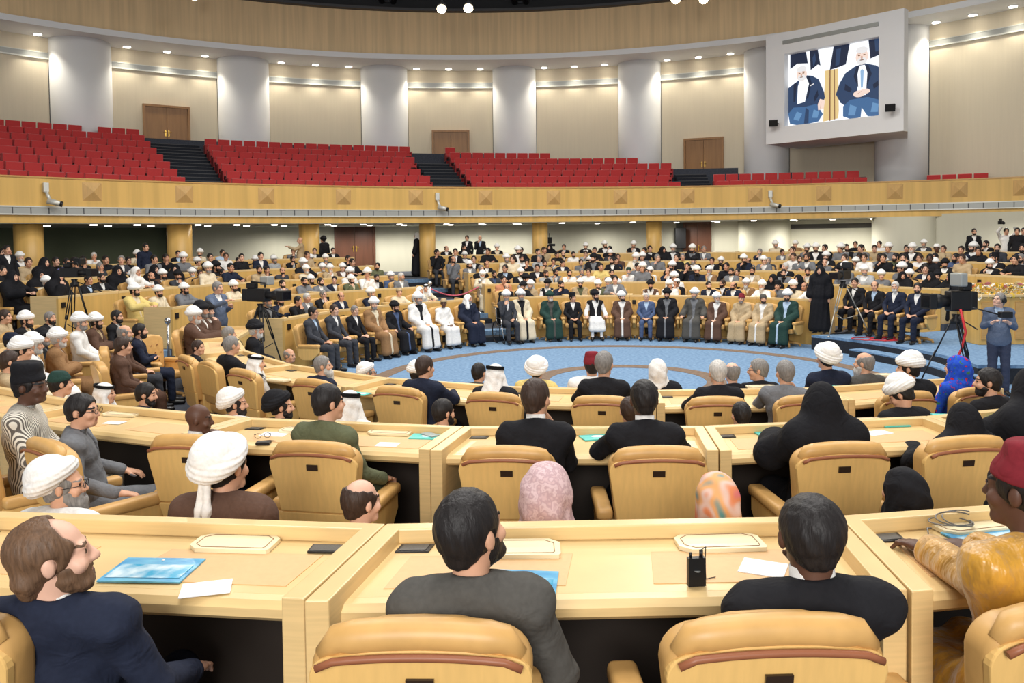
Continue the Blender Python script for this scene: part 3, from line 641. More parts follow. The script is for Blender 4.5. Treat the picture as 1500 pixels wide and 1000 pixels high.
# ---------------------------------------------------------------- figures: one continuous surface per body, grown from blended limbs
class Field:
    """distance field on a grid; shapes blend smoothly, then one closed surface is extracted"""
    def __init__(s, lo, hi, h):
        s.h = h; s.o = np.array(lo, np.float32); n = np.ceil((np.array(hi) - s.o) / h).astype(int) + 1; s.n = n
        s.D = np.full(n, 0.09, np.float32); s.ax = [s.o[i] + h * np.arange(n[i], dtype=np.float32) for i in range(3)]
    def blk(s, lo, hi):
        sl = []
        for i in range(3):
            a = int(max(0, math.floor((lo[i] - s.o[i]) / s.h))); b = int(min(s.n[i], math.ceil((hi[i] - s.o[i]) / s.h) + 1)); sl.append(slice(a, max(a, b)))
        X, Y, Z = s.ax[0][sl[0]][:, None, None], s.ax[1][sl[1]][None, :, None], s.ax[2][sl[2]][None, None, :]
        return tuple(sl), X, Y, Z
    def put(s, sl, d, k, sub=False):
        D = s.D[sl]
        if D.size == 0: return s
        if sub:
            d = -d; q = np.clip(0.5 - 0.5 * (D - d) / k, 0, 1); s.D[sl] = D * (1 - q) + d * q + k * q * (1 - q)
        else:
            q = np.clip(0.5 + 0.5 * (D - d) / k, 0, 1); s.D[sl] = D * (1 - q) + d * q - k * q * (1 - q)
        return s
    def cap(s, a, b, ra, rb=None, k=0.03, sub=False):
        rb = ra if rb is None else rb; a = np.array(a, np.float32); b = np.array(b, np.float32); m = max(ra, rb) + k + 0.05
        sl, X, Y, Z = s.blk(np.minimum(a, b) - m, np.maximum(a, b) + m); d = b - a; L = float(d @ d) + 1e-9
        t = np.clip(((X - a[0]) * d[0] + (Y - a[1]) * d[1] + (Z - a[2]) * d[2]) / L, 0, 1)
        dist = np.sqrt((X - a[0] - t * d[0]) ** 2 + (Y - a[1] - t * d[1]) ** 2 + (Z - a[2] - t * d[2]) ** 2) - (ra + (rb - ra) * t)
        return s.put(sl, dist, k, sub)
    def ell(s, c, r, k=0.03, rot=None, sub=False):
        m = max(r) + k + 0.05; c = np.array(c, np.float32); sl, X, Y, Z = s.blk(c - m, c + m); x, y, z = X - c[0], Y - c[1], Z - c[2]
        if rot is not None:
            R = np.array(rot).T; x, y, z = R[0][0] * x + R[0][1] * y + R[0][2] * z, R[1][0] * x + R[1][1] * y + R[1][2] * z, R[2][0] * x + R[2][1] * y + R[2][2] * z
        k0 = np.sqrt((x / r[0]) ** 2 + (y / r[1]) ** 2 + (z / r[2]) ** 2) + 1e-6; k1 = np.sqrt((x / r[0] ** 2) ** 2 + (y / r[1] ** 2) ** 2 + (z / r[2] ** 2) ** 2) + 1e-6
        return s.put(sl, k0 * (k0 - 1) / k1, k, sub)
    def cut(s, p, n, k=0.008):
        """keep the side of the plane the normal n points away from"""
        X, Y, Z = s.ax[0][:, None, None], s.ax[1][None, :, None], s.ax[2][None, None, :]; n = np.array(n, float); n = n / np.linalg.norm(n)
        d = ((X - p[0]) * n[0] + (Y - p[1]) * n[1] + (Z - p[2]) * n[2]).astype(np.float32)
        q = np.clip(0.5 + 0.5 * (d - s.D) / k, 0, 1); s.D = s.D * (1 - q) + d * q + k * q * (1 - q); return s
    def wob(s, fn):
        s.D = s.D + fn(s.ax[0][:, None, None], s.ax[1][None, :, None], s.ax[2][None, None, :]).astype(np.float32); return s
    def surf(s):
        D = s.D; D = np.pad(D, 1, constant_values=0.09); o = s.o - s.h; S = D < 0
        n = np.array(D.shape) - 1
        cnt = np.zeros(n, np.int8)
        for dx in (0, 1):
            for dy in (0, 1):
                for dz in (0, 1): cnt += S[dx:dx + n[0], dy:dy + n[1], dz:dz + n[2]]
        I, J, K = np.nonzero((cnt > 0) & (cnt < 8)); N = len(I); idx = np.full(n, -1, np.int32); idx[I, J, K] = np.arange(N)
        acc = np.zeros((N, 3), np.float32); w = np.zeros(N, np.float32)
        cs = [(dx, dy, dz) for dx in (0, 1) for dy in (0, 1) for dz in (0, 1)]
        val = {c: D[I + c[0], J + c[1], K + c[2]] for c in cs}
        for a in cs:
            for ax in range(3):
                if a[ax]: continue
                b = list(a); b[ax] = 1; b = tuple(b); va, vb = val[a], val[b]; m = (va < 0) != (vb < 0); t = np.where(m, va / (va - vb + 1e-12), 0)
                p = np.array(a, np.float32)[None, :].repeat(N, 0); p[:, ax] += t; acc += p * m[:, None]; w += m
        V = (acc / w[:, None] + np.stack([I, J, K], 1)) * s.h + o
        Fs = []
        for ax in range(3):
            u, v = [(1, 2), (2, 0), (0, 1)][ax]
            A = [slice(0, n[i]) for i in range(3)]; A[ax] = slice(0, n[ax]); B = list(A); B[ax] = slice(1, n[ax] + 1)
            a = S[tuple(A)]; b = S[tuple(B)]; ch_ = a != b
            P = np.stack(np.nonzero(ch_), 1); P = P[(P[:, u] > 0) & (P[:, v] > 0)]
            sg = a[P[:, 0], P[:, 1], P[:, 2]]
            eu = np.zeros(3, int); eu[u] = 1; ev = np.zeros(3, int); ev[v] = 1
            q = [P - eu - ev, P - ev, P, P - eu]; qi = np.stack([idx[x[:, 0], x[:, 1], x[:, 2]] for x in q], 1)
            qi[~sg] = qi[~sg][:, ::-1]; Fs.append(qi)
        return V, np.concatenate(Fs)
def field_mesh(name, f, mats, label=None):
    """label(points) -> material index per face"""
    V, Q = f.surf(); me = bpy.data.meshes.new(name); nv, nf = len(V), len(Q)
    me.vertices.add(nv); me.vertices.foreach_set('co', V.astype(np.float32).ravel())
    me.loops.add(nf * 4); me.loops.foreach_set('vertex_index', Q.astype(np.int32).ravel())
    me.polygons.add(nf); me.polygons.foreach_set('loop_start', np.arange(0, nf * 4, 4, dtype=np.int32))
    for m in mats: me.materials.append(m)
    if label is not None: me.polygons.foreach_set('material_index', label(V[Q].mean(1)).astype(np.int32))
    me.polygons.foreach_set('use_smooth', np.ones(nf, bool)); me.update(); me.validate()
    return me
# --- skeleton, facing +Y, origin on the floor under the hips (sitting) or between the feet (standing)
def rotz(v, a, c=(0, 0, 0)):
    s, q = math.sin(a), math.cos(a); x, y = v[0] - c[0], v[1] - c[1]; return (c[0] + x * q - y * s, c[1] + x * s + y * q, v[2])
ARMS = {'lap': ((.245, .03, .79), (.10, .26, .64), (.02, .36, .63)), 'rest': ((.265, -.03, .79), (.285, .22, .69), (.28, .33, .665)),
        'chin': ((.20, .17, .79), (.10, .17, 1.03), (.05, .13, 1.13)), 'desk': ((.275, .16, .88), (.13, .40, .905), (.04, .50, .90)),
        'hang': ((.235, -.05, .78), (.245, .02, .56), (.235, .06, .45)), 'reach': ((.27, .18, .90), (.16, .42, 1.0), (.10, .52, 1.04)), 'up': ((.30, .12, 1.24), (.18, .30, 1.46), (.14, .36, 1.54)),
        'hold': ((.235, -.04, .78), (.14, .22, .86), (.06, .29, .93)), 'fold': ((.245, .06, .78), (.02, .22, .80), (-.10, .20, .82))}
def skel(pose='lap', yaw=0.0, nod=0.0, right=None, stand=False, lean=0.0):
    """dictionary of joints; right overrides the right arm's pose; yaw > 0 turns the head to the figure's left"""
    K = {'yaw': yaw, 'nod': nod, 'stand': stand}
    dz = 0.42 if stand else 0.0
    K['hip'] = (0, 0, .55 + dz); K['chest'] = (0, -.05 + lean * .3, .86 + dz); K['neck'] = (0, -.06 + lean * .55, 1.05 + dz); K['head'] = (0, -.005 + lean * .7, 1.245 + dz)
    for sd, nm in ((1, 'r'), (-1, 'l')):
        el, wr, ha = ARMS[right if (sd > 0 and right) else pose]
        K['sh' + nm] = (.162 * sd, -.06 + lean * .5, 1.030 + dz)
        for q, p in (('el', el), ('wr', wr), ('ha', ha)): K[q + nm] = (p[0] * sd, p[1] + lean * .4, p[2] + dz)
        if stand: K['kn' + nm] = (.10 * sd, .02, .50); K['an' + nm] = (.11 * sd, -.02, .09); K['to' + nm] = (.14 * sd, .15, .04); K['hj' + nm] = (.09 * sd, 0, .92)
        else: K['kn' + nm] = (.125 * sd, .43, .52); K['an' + nm] = (.13 * sd, .46, .10); K['to' + nm] = (.15 * sd, .63, .04); K['hj' + nm] = (.09 * sd, .02, .54)
    return K
def HP(K, p):
    """head-space point (x right, y forward, z up from the head centre) to figure space"""
    x, y, z = p; s, q = math.sin(K['nod']), math.cos(K['nod']); y, z = y * q - z * s, y * s + z * q
    h = K['head']; v = rotz((x, y, z), K['yaw']); return (v[0] + h[0], v[1] + h[1], v[2] + h[2])
def HR(K): return Matrix.Rotation(K['yaw'], 3, 'Z') @ Matrix.Rotation(K['nod'], 3, 'X')
def head_shapes(f, K, g=0.0, face=True):
    R = HR(K); P = lambda *p: HP(K, p)
    f.ell(P(0, -.012, .032), (.076 + g, .097 + g, .092 + g), .02, R); f.ell(P(0, .022, -.038), (.060 + g, .072 + g, .086 + g), .03, R)
    if not face: return
    f.cap(P(-.026, .066, -.092), P(.026, .066, -.092), .022, k=.02)                    # chin
    f.cap(P(0, .092, .012), P(0, .112, -.026), .009, .014, k=.012); f.cap(P(-.012, .098, -.032), P(.012, .098, -.032), .009, k=.01)
    f.cap(P(-.04, .080, .026), P(.04, .080, .026), .012, k=.015)                        # brow
    for s in (-1, 1):
        f.ell(P(s * .033, .100, .008), (.018, .012, .010), .012, R, sub=True); f.ell(P(s * .033, .083, .006), (.013, .011, .010), .004, R)
        f.ell(P(s * .045, .068, -.03), (.026, .022, .024), .02, R)
        f.ell(P(s * .080, -.010, -.004), (.012, .020, .033), .008, R)
    f.cap(P(-.02, .090, -.056), P(.02, .090, -.056), .008, k=.008); f.cap(P(-.016, .089, -.068), P(.016, .089, -.068), .008, k=.008)
def torso_shapes(f, K, g=0.0):
    h, c, n = K['hip'], K['chest'], K['neck']
    f.ell((h[0], h[1], h[2] + .05), (.165 + g, .125 + g, .13 + g), .05); f.ell(((h[0] + c[0]) / 2, (h[1] + c[1]) / 2 + .02, (h[2] + c[2]) / 2), (.150 + g, .120 + g, .17 + g), .06)
    f.ell((c[0], c[1] + .005, c[2] + .02), (.165 + g, .118 + g, .16 + g), .06)
    f.cap(K['shl'], K['shr'], .060 + g, k=.05); f.cap((c[0] - .08, c[1] + .01, c[2] + .10), (c[0] + .08, c[1] + .01, c[2] + .10), .095 + g, k=.05)
    for s, nm in ((-1, 'l'), (1, 'r')): f.cap((n[0] + s * .03, n[1], n[2] + .01), K['sh' + nm], .055 + g, .06 + g, k=.04)
def arm_shapes(f, K, g=0.0, upto=1.0, w=0.0):
    for nm in 'lr':
        e, w_ = np.array(K['el' + nm]), np.array(K['wr' + nm]); q = e + (w_ - e) * upto
        f.cap(K['sh' + nm], e, .052 + g, .042 + g + w * .5, k=.03); f.cap(e, q, .042 + g + w * .5, .034 + g + w, k=.02)
def hand_shapes(f, K, fine):
    for nm in 'lr':
        sd = 1 if nm == 'r' else -1
        w_ = np.array(K['wr' + nm]); h_ = np.array(K['ha' + nm]); d = h_ - w_; d = d / np.linalg.norm(d)
        up = np.array([0, 0, 1.0]); up = up - d * (up @ d)
        if np.linalg.norm(up) < .2: up = np.array([0, 1.0, 0]) - d * d[1]
        up /= np.linalg.norm(up); sx = np.cross(d, up)
        pc = w_ + d * .05; f.ell(pc, (.040, .050, .019), .015, np.stack([sx, d, up], 1))
        r = .0095 if fine else .0115
        for i, (off, ln) in enumerate(((-.03, .066), (-.01, .078), (.01, .074), (.03, .058))):
            b0 = w_ + d * .088 + sx * off; b1 = b0 + d * ln * .5 - up * .008; b2 = b1 + d * ln * .42 - up * .03
            f.cap(b0, b1, r, r * .95, k=.008); f.cap(b1, b2, r * .95, r * .8, k=.006)
        th = -sd if abs(sx[0]) > .3 else 1
        sg = -np.sign(sx[0]) * sd if abs(sx[0]) > .2 else 1
        t0 = w_ + d * .03 + sx * sg * .03; t1 = t0 + d * .035 + sx * sg * .028 - up * .01; t2 = t1 + d * .032 + sx * sg * .006 - up * .008
        f.cap(t0, t1, r * 1.2, r * 1.1, k=.01); f.cap(t1, t2, r * 1.1, r * .9, k=.006)
def leg_shapes(f, K, g=0.0, upto=1.0):
    for nm in 'lr':
        kn, an = np.array(K['kn' + nm]), np.array(K['an' + nm]); q = kn + (an - kn) * upto
        f.cap(K['hj' + nm], kn, .086 + g, .060 + g, k=.04); f.cap(kn, q, .058 + g, .040 + g * 1.6, k=.025)
def foot_shapes(f, K):
    for nm in 'lr': an, to = K['an' + nm], K['to' + nm]; f.cap((an[0], an[1] - .03, .05), (to[0], to[1], .042), .045, .036, k=.02); f.cap(an, (an[0], an[1], .06), .042, .045, k=.02)
BODY_SLOTS = ['skin', 'top', 'bottom', 'shoe', 'eye', 'brow', 'lip']
def bounds(K, m=.14):
    P = np.array([v for k_, v in K.items() if isinstance(v, tuple)]); lo = P.min(0) - m; hi = P.max(0) + m; lo[2] = -0.02; hi[2] = K['head'][2] + .16; return lo, hi
DUMMY = [None]
def seg_dist(P, a, b):
    a = np.array(a); b = np.array(b); d = b - a; t = np.clip(((P - a) @ d) / (d @ d + 1e-9), 0, 1)[:, None]; return np.linalg.norm(P - a - t * d, axis=1)
def body_mesh(name, K, h=.012, mats=None, legs=True):
    f = Field(*bounds(K), h); torso_shapes(f, K); n, hd = K['neck'], K['head']
    f.cap((n[0], n[1] + .01, n[2] - .02), HP(K, (0, -.018, -.05)), .054, .052, k=.025)
    arm_shapes(f, K)
    if legs: leg_shapes(f, K); foot_shapes(f, K)
    head_shapes(f, K); hand_shapes(f, K, h < .009)
    Ri = np.array(HR(K)).T
    def lab(P):
        m = np.ones(len(P), int)
        q = (P - np.array(hd)) @ Ri.T
        dh = np.minimum.reduce([seg_dist(P, K['wr' + s], np.array(K['ha' + s]) + (np.array(K['ha' + s]) - np.array(K['wr' + s])) * .9) for s in 'lr'])
        dl = np.minimum.reduce([np.minimum(seg_dist(P, K['hj' + s], K['kn' + s]), seg_dist(P, K['kn' + s], K['an' + s])) for s in 'lr'])
        dt = np.minimum(seg_dist(P, K['hip'], K['neck']) - .05, np.minimum(seg_dist(P, K['shl'], K['ell']), seg_dist(P, K['shr'], K['elr'])))
        m[(dl < .10) & (P[:, 2] < K['hip'][2] + (.10 if K['stand'] else .085)) & (dl < dt + .03)] = 2
        m[(P[:, 2] < .105)] = 3
        m[dh < .066] = 0
        m[P[:, 2] > n[2] + .098 - .30 * (P[:, 1] - n[1])] = 0
        hand_hi = (P[:, 2] > n[2]) & (dh < .07); m[hand_hi] = 0
        head = np.linalg.norm(q * np.array([1, 1, .8]), axis=1) < .125
        m[head & (q[:, 2] > -.13)] = 0
        r_eye = .0105 if h < .009 else .0125
        for s in (-1, 1):
            m[(np.hypot((q[:, 0] - s * .033) * .72, (q[:, 2] - .007)) < r_eye * .72) & (q[:, 1] > .05) & head] = 4
            m[(np.abs(q[:, 0] - s * .033) < .022) & (np.abs(q[:, 2] - .031 + abs(.0) ) < max(.0045, h * .52)) & (q[:, 1] > .04) & head] = 5
        m[(np.abs(q[:, 0]) < .022) & (np.abs(q[:, 2] + .062) < max(.008, h * .55)) & (q[:, 1] > .06) & head] = 6
        return m
    return field_mesh(name, f, mats or DUMMY * 7, lab)
def jacket_mesh(name, K, h=.012, mats=None, open_v=.30, hem=None, collar=True, buttoned=True):
    """suit jacket: torso and sleeves with a V opening at the chest"""
    f = Field(*bounds(K), h); torso_shapes(f, K, .016); arm_shapes(f, K, .013, .93); n, c = K['neck'], K['chest']
    for s in (-1, 1): f.ell((K['sh' + ('r' if s > 0 else 'l')][0] * 1.02, n[1], n[2] - .022), (.078, .074, .045), .025)
    if collar: f.cap((n[0] - .022, n[1] - .004, n[2] + .05), (n[0] + .022, n[1] - .004, n[2] + .05), .058, k=.02); f.cut((n[0], n[1], n[2] + .085), (0, .25, 1), .006)
    hz = hem if hem is not None else K['hip'][2] - (.02 if not K['stand'] else .10)
    if K['stand']: f.ell((0, 0, K['hip'][2]), (.185, .145, .16), .05)
    X, Y, Z = f.ax[0][:, None, None], f.ax[1][None, :, None], f.ax[2][None, None, :]
    vz = c[2] - .02 if open_v > .2 else n[2] - .06
    wv = np.maximum(.004, (Z - vz) * open_v); front = c[1] + .02
    d = np.maximum(np.abs(X - c[0]) - wv, front + (Z - n[2]) * .25 - Y) + 0 * Z; d = np.maximum(d, vz - .0 - Z)
    f.D = np.maximum(f.D, -d.astype(np.float32))
    f.ell(HP(K, (0, .0, -.03)), (.085, .10, .105), .01, sub=True)
    f.cut((0, 0, hz), (0, 0, -1))
    f.wob(lambda X, Y, Z: .0022 * np.sin(Z * 55 + X * 25 + Y * 20) + .0015 * np.sin(X * 70 - Z * 40))
    return field_mesh(name, f, mats or DUMMY)
def trouser_mesh(name, K, h=.012, mats=None):
    f = Field(*bounds(K), h); leg_shapes(f, K, .012, .97); f.ell((0, 0, K['hip'][2] + .02), (.178, .14, .12), .04); f.cut((0, 0, K['hip'][2] + .1), (0, 0, 1))
    f.wob(lambda X, Y, Z: .002 * np.sin(Z * 60 + Y * 40))
    return field_mesh(name, f, mats or DUMMY)
def skirt_shapes(f, K, g=0.0, hem=.07):
    if K['stand']:
        f.cap((0, 0, K['hip'][2]), (0, 0, hem + .12), .15 + g, .20 + g, k=.05); f.cap((-.07, .02, .8), (-.12, .03, hem + .1), .13 + g, .14 + g, k=.05); f.cap((.07, .02, .8), (.12, .03, hem + .1), .13 + g, .14 + g, k=.05)
    else:
        for nm in 'lr': kn, an = K['kn' + nm], K['an' + nm]; f.cap(K['hj' + nm], kn, .105 + g, .085 + g, k=.06); f.cap(kn, (an[0] * 1.12, an[1] + .02, hem + .08), .080 + g, .090 + g, k=.05)
        f.cap((0, .1, .53), (0, .40, .50), .09 + g, .08 + g, k=.06); f.cap((0, .43, .48), (0, .47, hem + .07), .075 + g, .085 + g, k=.07)
def robe_mesh(name, K, h=.012, mats=None, g=.035, opening=.055, sleeve=.02, hem=.08, upto=.95):
    """long cloak or gown; opening > 0 leaves it open down the front"""
    f = Field(*[np.array(b) + s for b, s in zip(bounds(K), (-.08, .08))], h); torso_shapes(f, K, g); arm_shapes(f, K, g, upto, sleeve); skirt_shapes(f, K, g * .6, hem); n, c = K['neck'], K['chest']
    f.cap((n[0] - .035, n[1] - .01, n[2] + .02), (n[0] + .035, n[1] - .01, n[2] + .02), .055, k=.03)
    X, Y, Z = f.ax[0][:, None, None], f.ax[1][None, :, None], f.ax[2][None, None, :]
    ang = np.arctan2(X, Y - .1)
    f.wob(lambda X, Y, Z: .006 * np.sin(np.arctan2(X, Y - .1) * 14) * np.clip((.75 - Z) * 3, 0, 1) + .003 * np.sin(Z * 45 + X * 30) * (Z > .6))
    if opening:
        wv = np.clip(.02 + (Z - .5) * .06, opening * .5, opening) + np.clip(Z - n[2] + .12, 0, 1) * .35
        yc = c[1] + .04 if K['stand'] else np.where(Z > .62, c[1] + .04, .12)
        d = np.maximum(np.abs(X) - wv, yc - Y)
        f.D = np.maximum(f.D, -d.astype(np.float32))
    f.ell(HP(K, (0, .0, -.03)), (.085, .10, .105), .01, sub=True)
    f.cut((0, 0, hem), (0, 0, -1))
    return field_mesh(name, f, mats or DUMMY)
def vest_mesh(name, K, h=.012, mats=None):
    f = Field(*bounds(K), h); torso_shapes(f, K, .018); c, n = K['chest'], K['neck']
    for nm in 'lr': f.cap(K['sh' + nm], K['el' + nm], .066, .06, k=.01, sub=True)
    X, Y, Z = f.ax[0][:, None, None], f.ax[1][None, :, None], f.ax[2][None, None, :]
    d = np.maximum(np.abs(X) - np.maximum(.02, (Z - c[2]) * .3 + .03), c[1] + .03 - Y) + 0 * Z; f.D = np.maximum(f.D, -d.astype(np.float32))
    f.ell(HP(K, (0, 0, -.03)), (.085, .1, .105), .01, sub=True); f.cut((0, 0, K['hip'][2]), (0, 0, -1))
    return field_mesh(name, f, mats or DUMMY)
# --- head-space pieces (origin at the head centre, facing +Y)
H0 = {'head': (0, 0, 0), 'yaw': 0, 'nod': 0}
def HF(h, m=.2, lo=-.32): return Field((-m, -m - .03, lo), (m, m, .24), h)
def hair_mesh(name, h=.009, style='short'):
    f = HF(h)
    g = .011 if style != 'full' else .02
    f.ell((0, -.014, .034), (.077 + g, .098 + g, .093 + g), .02)
    if style == 'balding':
        f.cap((0, -.02, .10), (0, .08, .08), .070, .08, k=.02, sub=True)
    f.cap((0, -.055, -.045), (0, -.05, -.03), .050, .06, k=.03)
    if style == 'long': f.cap((-.035, -.075, -.05), (-.03, -.076, -.085), .042, .026, k=.03); f.cap((.035, -.075, -.05), (.03, -.076, -.085), .042, .026, k=.03); f.ell((0, -.025, .045), (.085, .102, .085), .02); f.ell((0, .085, .10), (.075, .085, .07), .02, sub=True)
    # clear the face: forehead, cheeks, then the ears
    f.ell((0, .10, -.02), (.090, .062, .098), .012, sub=True); f.cut((0, .052, -.01), (0, .75, -.66) if style == 'short' else (0, .9, -.45) if style == 'long' else (0, .9, -.3), .01)
    for s in (-1, 1): f.ell((s * .088, -.004, -.012), (.022, .026, .036), .006, sub=True)
    f.cut((0, 0, -.052 if style != 'long' else -.105), (0, .30, -1), .01)
    f.wob(lambda X, Y, Z: .0022 * np.sin(X * 130 + Z * 60) * np.sin(Y * 110 + X * 40))
    return field_mesh(name, f, DUMMY)
def beard_mesh(name, h=.008, long=0.0):
    f = HF(h)
    f.ell((0, .026, -.045), (.066, .076, .088), .02); f.cap((-.026, .070, -.095), (.026, .070, -.095), .028, k=.02)
    if long: f.cap((0, .075, -.10), (0, .085, -.10 - long), .045, .028, k=.03)
    f.ell((0, .06, .025), (.1, .09, .062), .008, sub=True); f.cut((0, -.002, 0), (0, -1, .1), .006)
    f.ell((0, .115, -.060), (.020, .03, .010), .006, sub=True); f.cap((-.05, .10, -.028), (.05, .10, -.028), .014, k=.008, sub=True)
    f.wob(lambda X, Y, Z: .0018 * np.sin(X * 170) * np.sin(Z * 150))
    return field_mesh(name, f, DUMMY)
def turban_mesh(name, h=.009, style='cleric'):
    f = HF(h, .21, -.2)
    tilt = np.array(Matrix.Rotation(-.22, 3, 'X'))
    f.ell((0, -.028, .096), (.106, .120, .108), .03, tilt)
    n = 20
    for i in range(n):
        a, b = 2 * PI * i / n, 2 * PI * (i + 1) / n
        p = [np.array((math.cos(t) * .088, -.022 + math.sin(t) * .102, .080 + .004 * math.sin(t))) for t in (a, b)]
        f.cap(p[0], p[1], .042, k=.015)
    def ridges(X, Y, Z):
        zz = Z + .25 * Y + .22 * X; return .0026 * np.sin(zz * 230) * (Z < .135)
    f.wob(ridges)
    if style == 'tail': f.cap((.02, -.125, .02), (.01, -.165, -.24), .026, .034, k=.02)
    return field_mesh(name, f, DUMMY)
def hood_mesh(name, h=.011, style='keffiyeh'):
    f = Field((-.30, -.30, -.42), (.30, .28, .24), h)
    f.ell((0, -.014, .030), (.090, .110, .108), .02)
    if style == 'hijab': f.ell((0, -.045, .015), (.100, .110, .110), .03); f.ell((0, -.10, -.03), (.07, .06, .065), .05)
    if style == 'keffiyeh':
        f.cap((0, -.045, -.02), (0, -.085, -.26), .095, .14, k=.05)
        for s in (-1, 1): f.cap((s * .075, .0, -.02), (s * .12, .045, -.22), .034, .055, k=.04)
    else:
        f.cap((0, -.02, -.03), (0, -.035, -.16), .088, .125, k=.04); f.cap((.03, -.10, -.06), (.07, -.09, -.14), .05, .045, k=.04); f.cap((-.10, -.05, -.23), (.10, -.05, -.23), .08, k=.06); f.cap((0, .03, -.13), (0, .05, -.2), .07, .085, k=.04)
    f.ell((0, .10, -.018), (.058, .085, .085), .012, sub=True)
    if style == 'keffiyeh': f.cap((0, .12, -.10), (0, .14, -.36), .055, .07, k=.02, sub=True)
    f.wob(lambda X, Y, Z: .005 * np.sin(np.arctan2(X, Y) * 9 + Z * 20) * np.clip((.06 - Z) * 9, 0, 1) + .0025 * np.sin(Z * 60 + X * 45 + Y * 15))
    return field_mesh(name, f, DUMMY)
def chador_mesh(name, K, h=.014):
    """cloth that covers head and body, open at the face"""
    f = Field(*[np.array(b) + s for b, s in zip(bounds(K), (-.1, .1))], h); hd = K['head']
    f.ell(HP(K, (0, -.02, .03)), (.100, .120, .118), .02); f.cap(HP(K, (0, -.035, -.02)), (0, -.075, K['neck'][2] - .07), .09, .155, k=.07)
    torso_shapes(f, K, .05); arm_shapes(f, K, .05, .8, .03)
    for nm in 'lr': f.cap(HP(K, (0, -.02, -.05)), K['sh' + nm], .085, .09, k=.09)
    skirt_shapes(f, K, .03, .06)
    f.ell(HP(K, (0, .115, -.012)), (.052, .075, .078), .012, sub=True); f.cut((0, 0, .06), (0, 0, -1))
    f.wob(lambda X, Y, Z: .006 * np.sin(np.arctan2(X, Y + .02) * 12 + Z * 6) * np.clip((1.15 + (K['head'][2] - 1.245) - Z) * 4, 0, 1))
    return field_mesh(name, f, DUMMY)
def cap_mesh(name, h=.008, style='kufi'):
    f = HF(h, .16, -.06)
    if style == 'fez': mb_ = [(.098, .03), (.092, .14)]
    f.ell((0, -.014, .05), (.090, .110, .085), .01)
    top = {'kufi': .135, 'fez': .165, 'karakul': .178, 'pakol': .125}[style]
    f.cap((0, -.02, .06), (0, -.02, top - .05), .088, .080 if style != 'karakul' else .098, k=.02)
    f.cut((0, 0, top), (0, .05, 1), .012); f.cut((0, 0, .035), (0, .12, -1), .006)
    if style == 'pakol':
        for i in range(16):
            a, b = 2 * PI * i / 16, 2 * PI * (i + 1) / 16; f.cap((math.cos(a) * .085, -.015 + math.sin(a) * .105, .055), (math.cos(b) * .085, -.015 + math.sin(b) * .105, .055), .022, k=.01)
    return field_mesh(name, f, DUMMY)
def agal_mesh():
    m = MB()
    for z in (.082, .100): m.tube([(math.cos(2 * PI * i / 24) * .086, -.016 + math.sin(2 * PI * i / 24) * .106, z - .018 * math.sin(2 * PI * i / 24)) for i in range(25)], .011, 8)
    return m.mesh('agal', [None])
def glasses_mesh():
    m = MB()
    for s in (-1, 1):
        m.tube([(s * .034 + .023 * math.cos(2 * PI * i / 16), .112, .004 + .018 * math.sin(2 * PI * i / 16)) for i in range(17)], .0022, 6)
        m.tube([(s * .057, .110, .006), (s * .078, .06, .008), (s * .084, -.01, .004)], .002, 6)
    m.tube([(-.012, .113, .006), (.012, .113, .006)], .002, 6)
    return m.mesh('glasses', [None])
def tie_mesh(K):
    c, n = K['chest'], K['neck']; y0, y1 = c[1] + .135, n[1] + .085
    m = MB(); m.add([(-.022, y1, n[2] - .02), (.022, y1, n[2] - .02), (.016, y1 - .005, n[2] - .055), (-.016, y1 - .005, n[2] - .055), (-.036, y0 + .02, c[2] - .06), (.036, y0 + .02, c[2] - .06)], [(0, 1, 2, 3), (3, 2, 5, 4)])
    m.add([(p[0], p[1] - .012, p[2]) for p in m.v[:6]], [(3, 2, 1, 0), (4, 5, 2, 3)])
    return m.mesh('tie', [None])
# ---------------------------------------------------------------- the people
CC = {'k': (30, 30, 34), 'c': (62, 64, 70), 'z': (98, 110, 132), 'g': (118, 120, 124), 'l': (172, 174, 174), 'n': (34, 40, 58), 'b': (78, 94, 128), 'i': (182, 204, 228), 'w': (238, 236, 232), 'e': (226, 212, 184), 't': (186, 164, 130),
      'm': (152, 116, 80), 'r': (94, 70, 58), 'o': (98, 102, 76), 'y': (224, 200, 126), 'p': (198, 214, 184), 'd': (40, 66, 60), 'u': (206, 140, 104), 'x': (130, 40, 50), 'h': (84, 82, 78), 'v': (120, 124, 180)}
CN = {'k': 'black', 'c': 'charcoal', 'z': 'blue-grey', 'g': 'grey', 'l': 'light grey', 'n': 'navy', 'b': 'blue', 'i': 'pale blue', 'w': 'white', 'e': 'cream', 't': 'tan', 'm': 'camel', 'r': 'brown', 'o': 'olive', 'y': 'yellow', 'p': 'pale green',
      'd': 'dark green', 'u': 'peach', 'x': 'dark red', 'h': 'dark grey', 'v': 'violet'}
SK = {'l': (214, 164, 134), 'm': (186, 134, 104), 'd': (92, 62, 48), 'p': (226, 180, 156)}
HAIR = {'k': (34, 30, 30), 'd': (64, 48, 40), 'g': (142, 138, 134), 'w': (214, 210, 204), 'b': (112, 84, 62)}
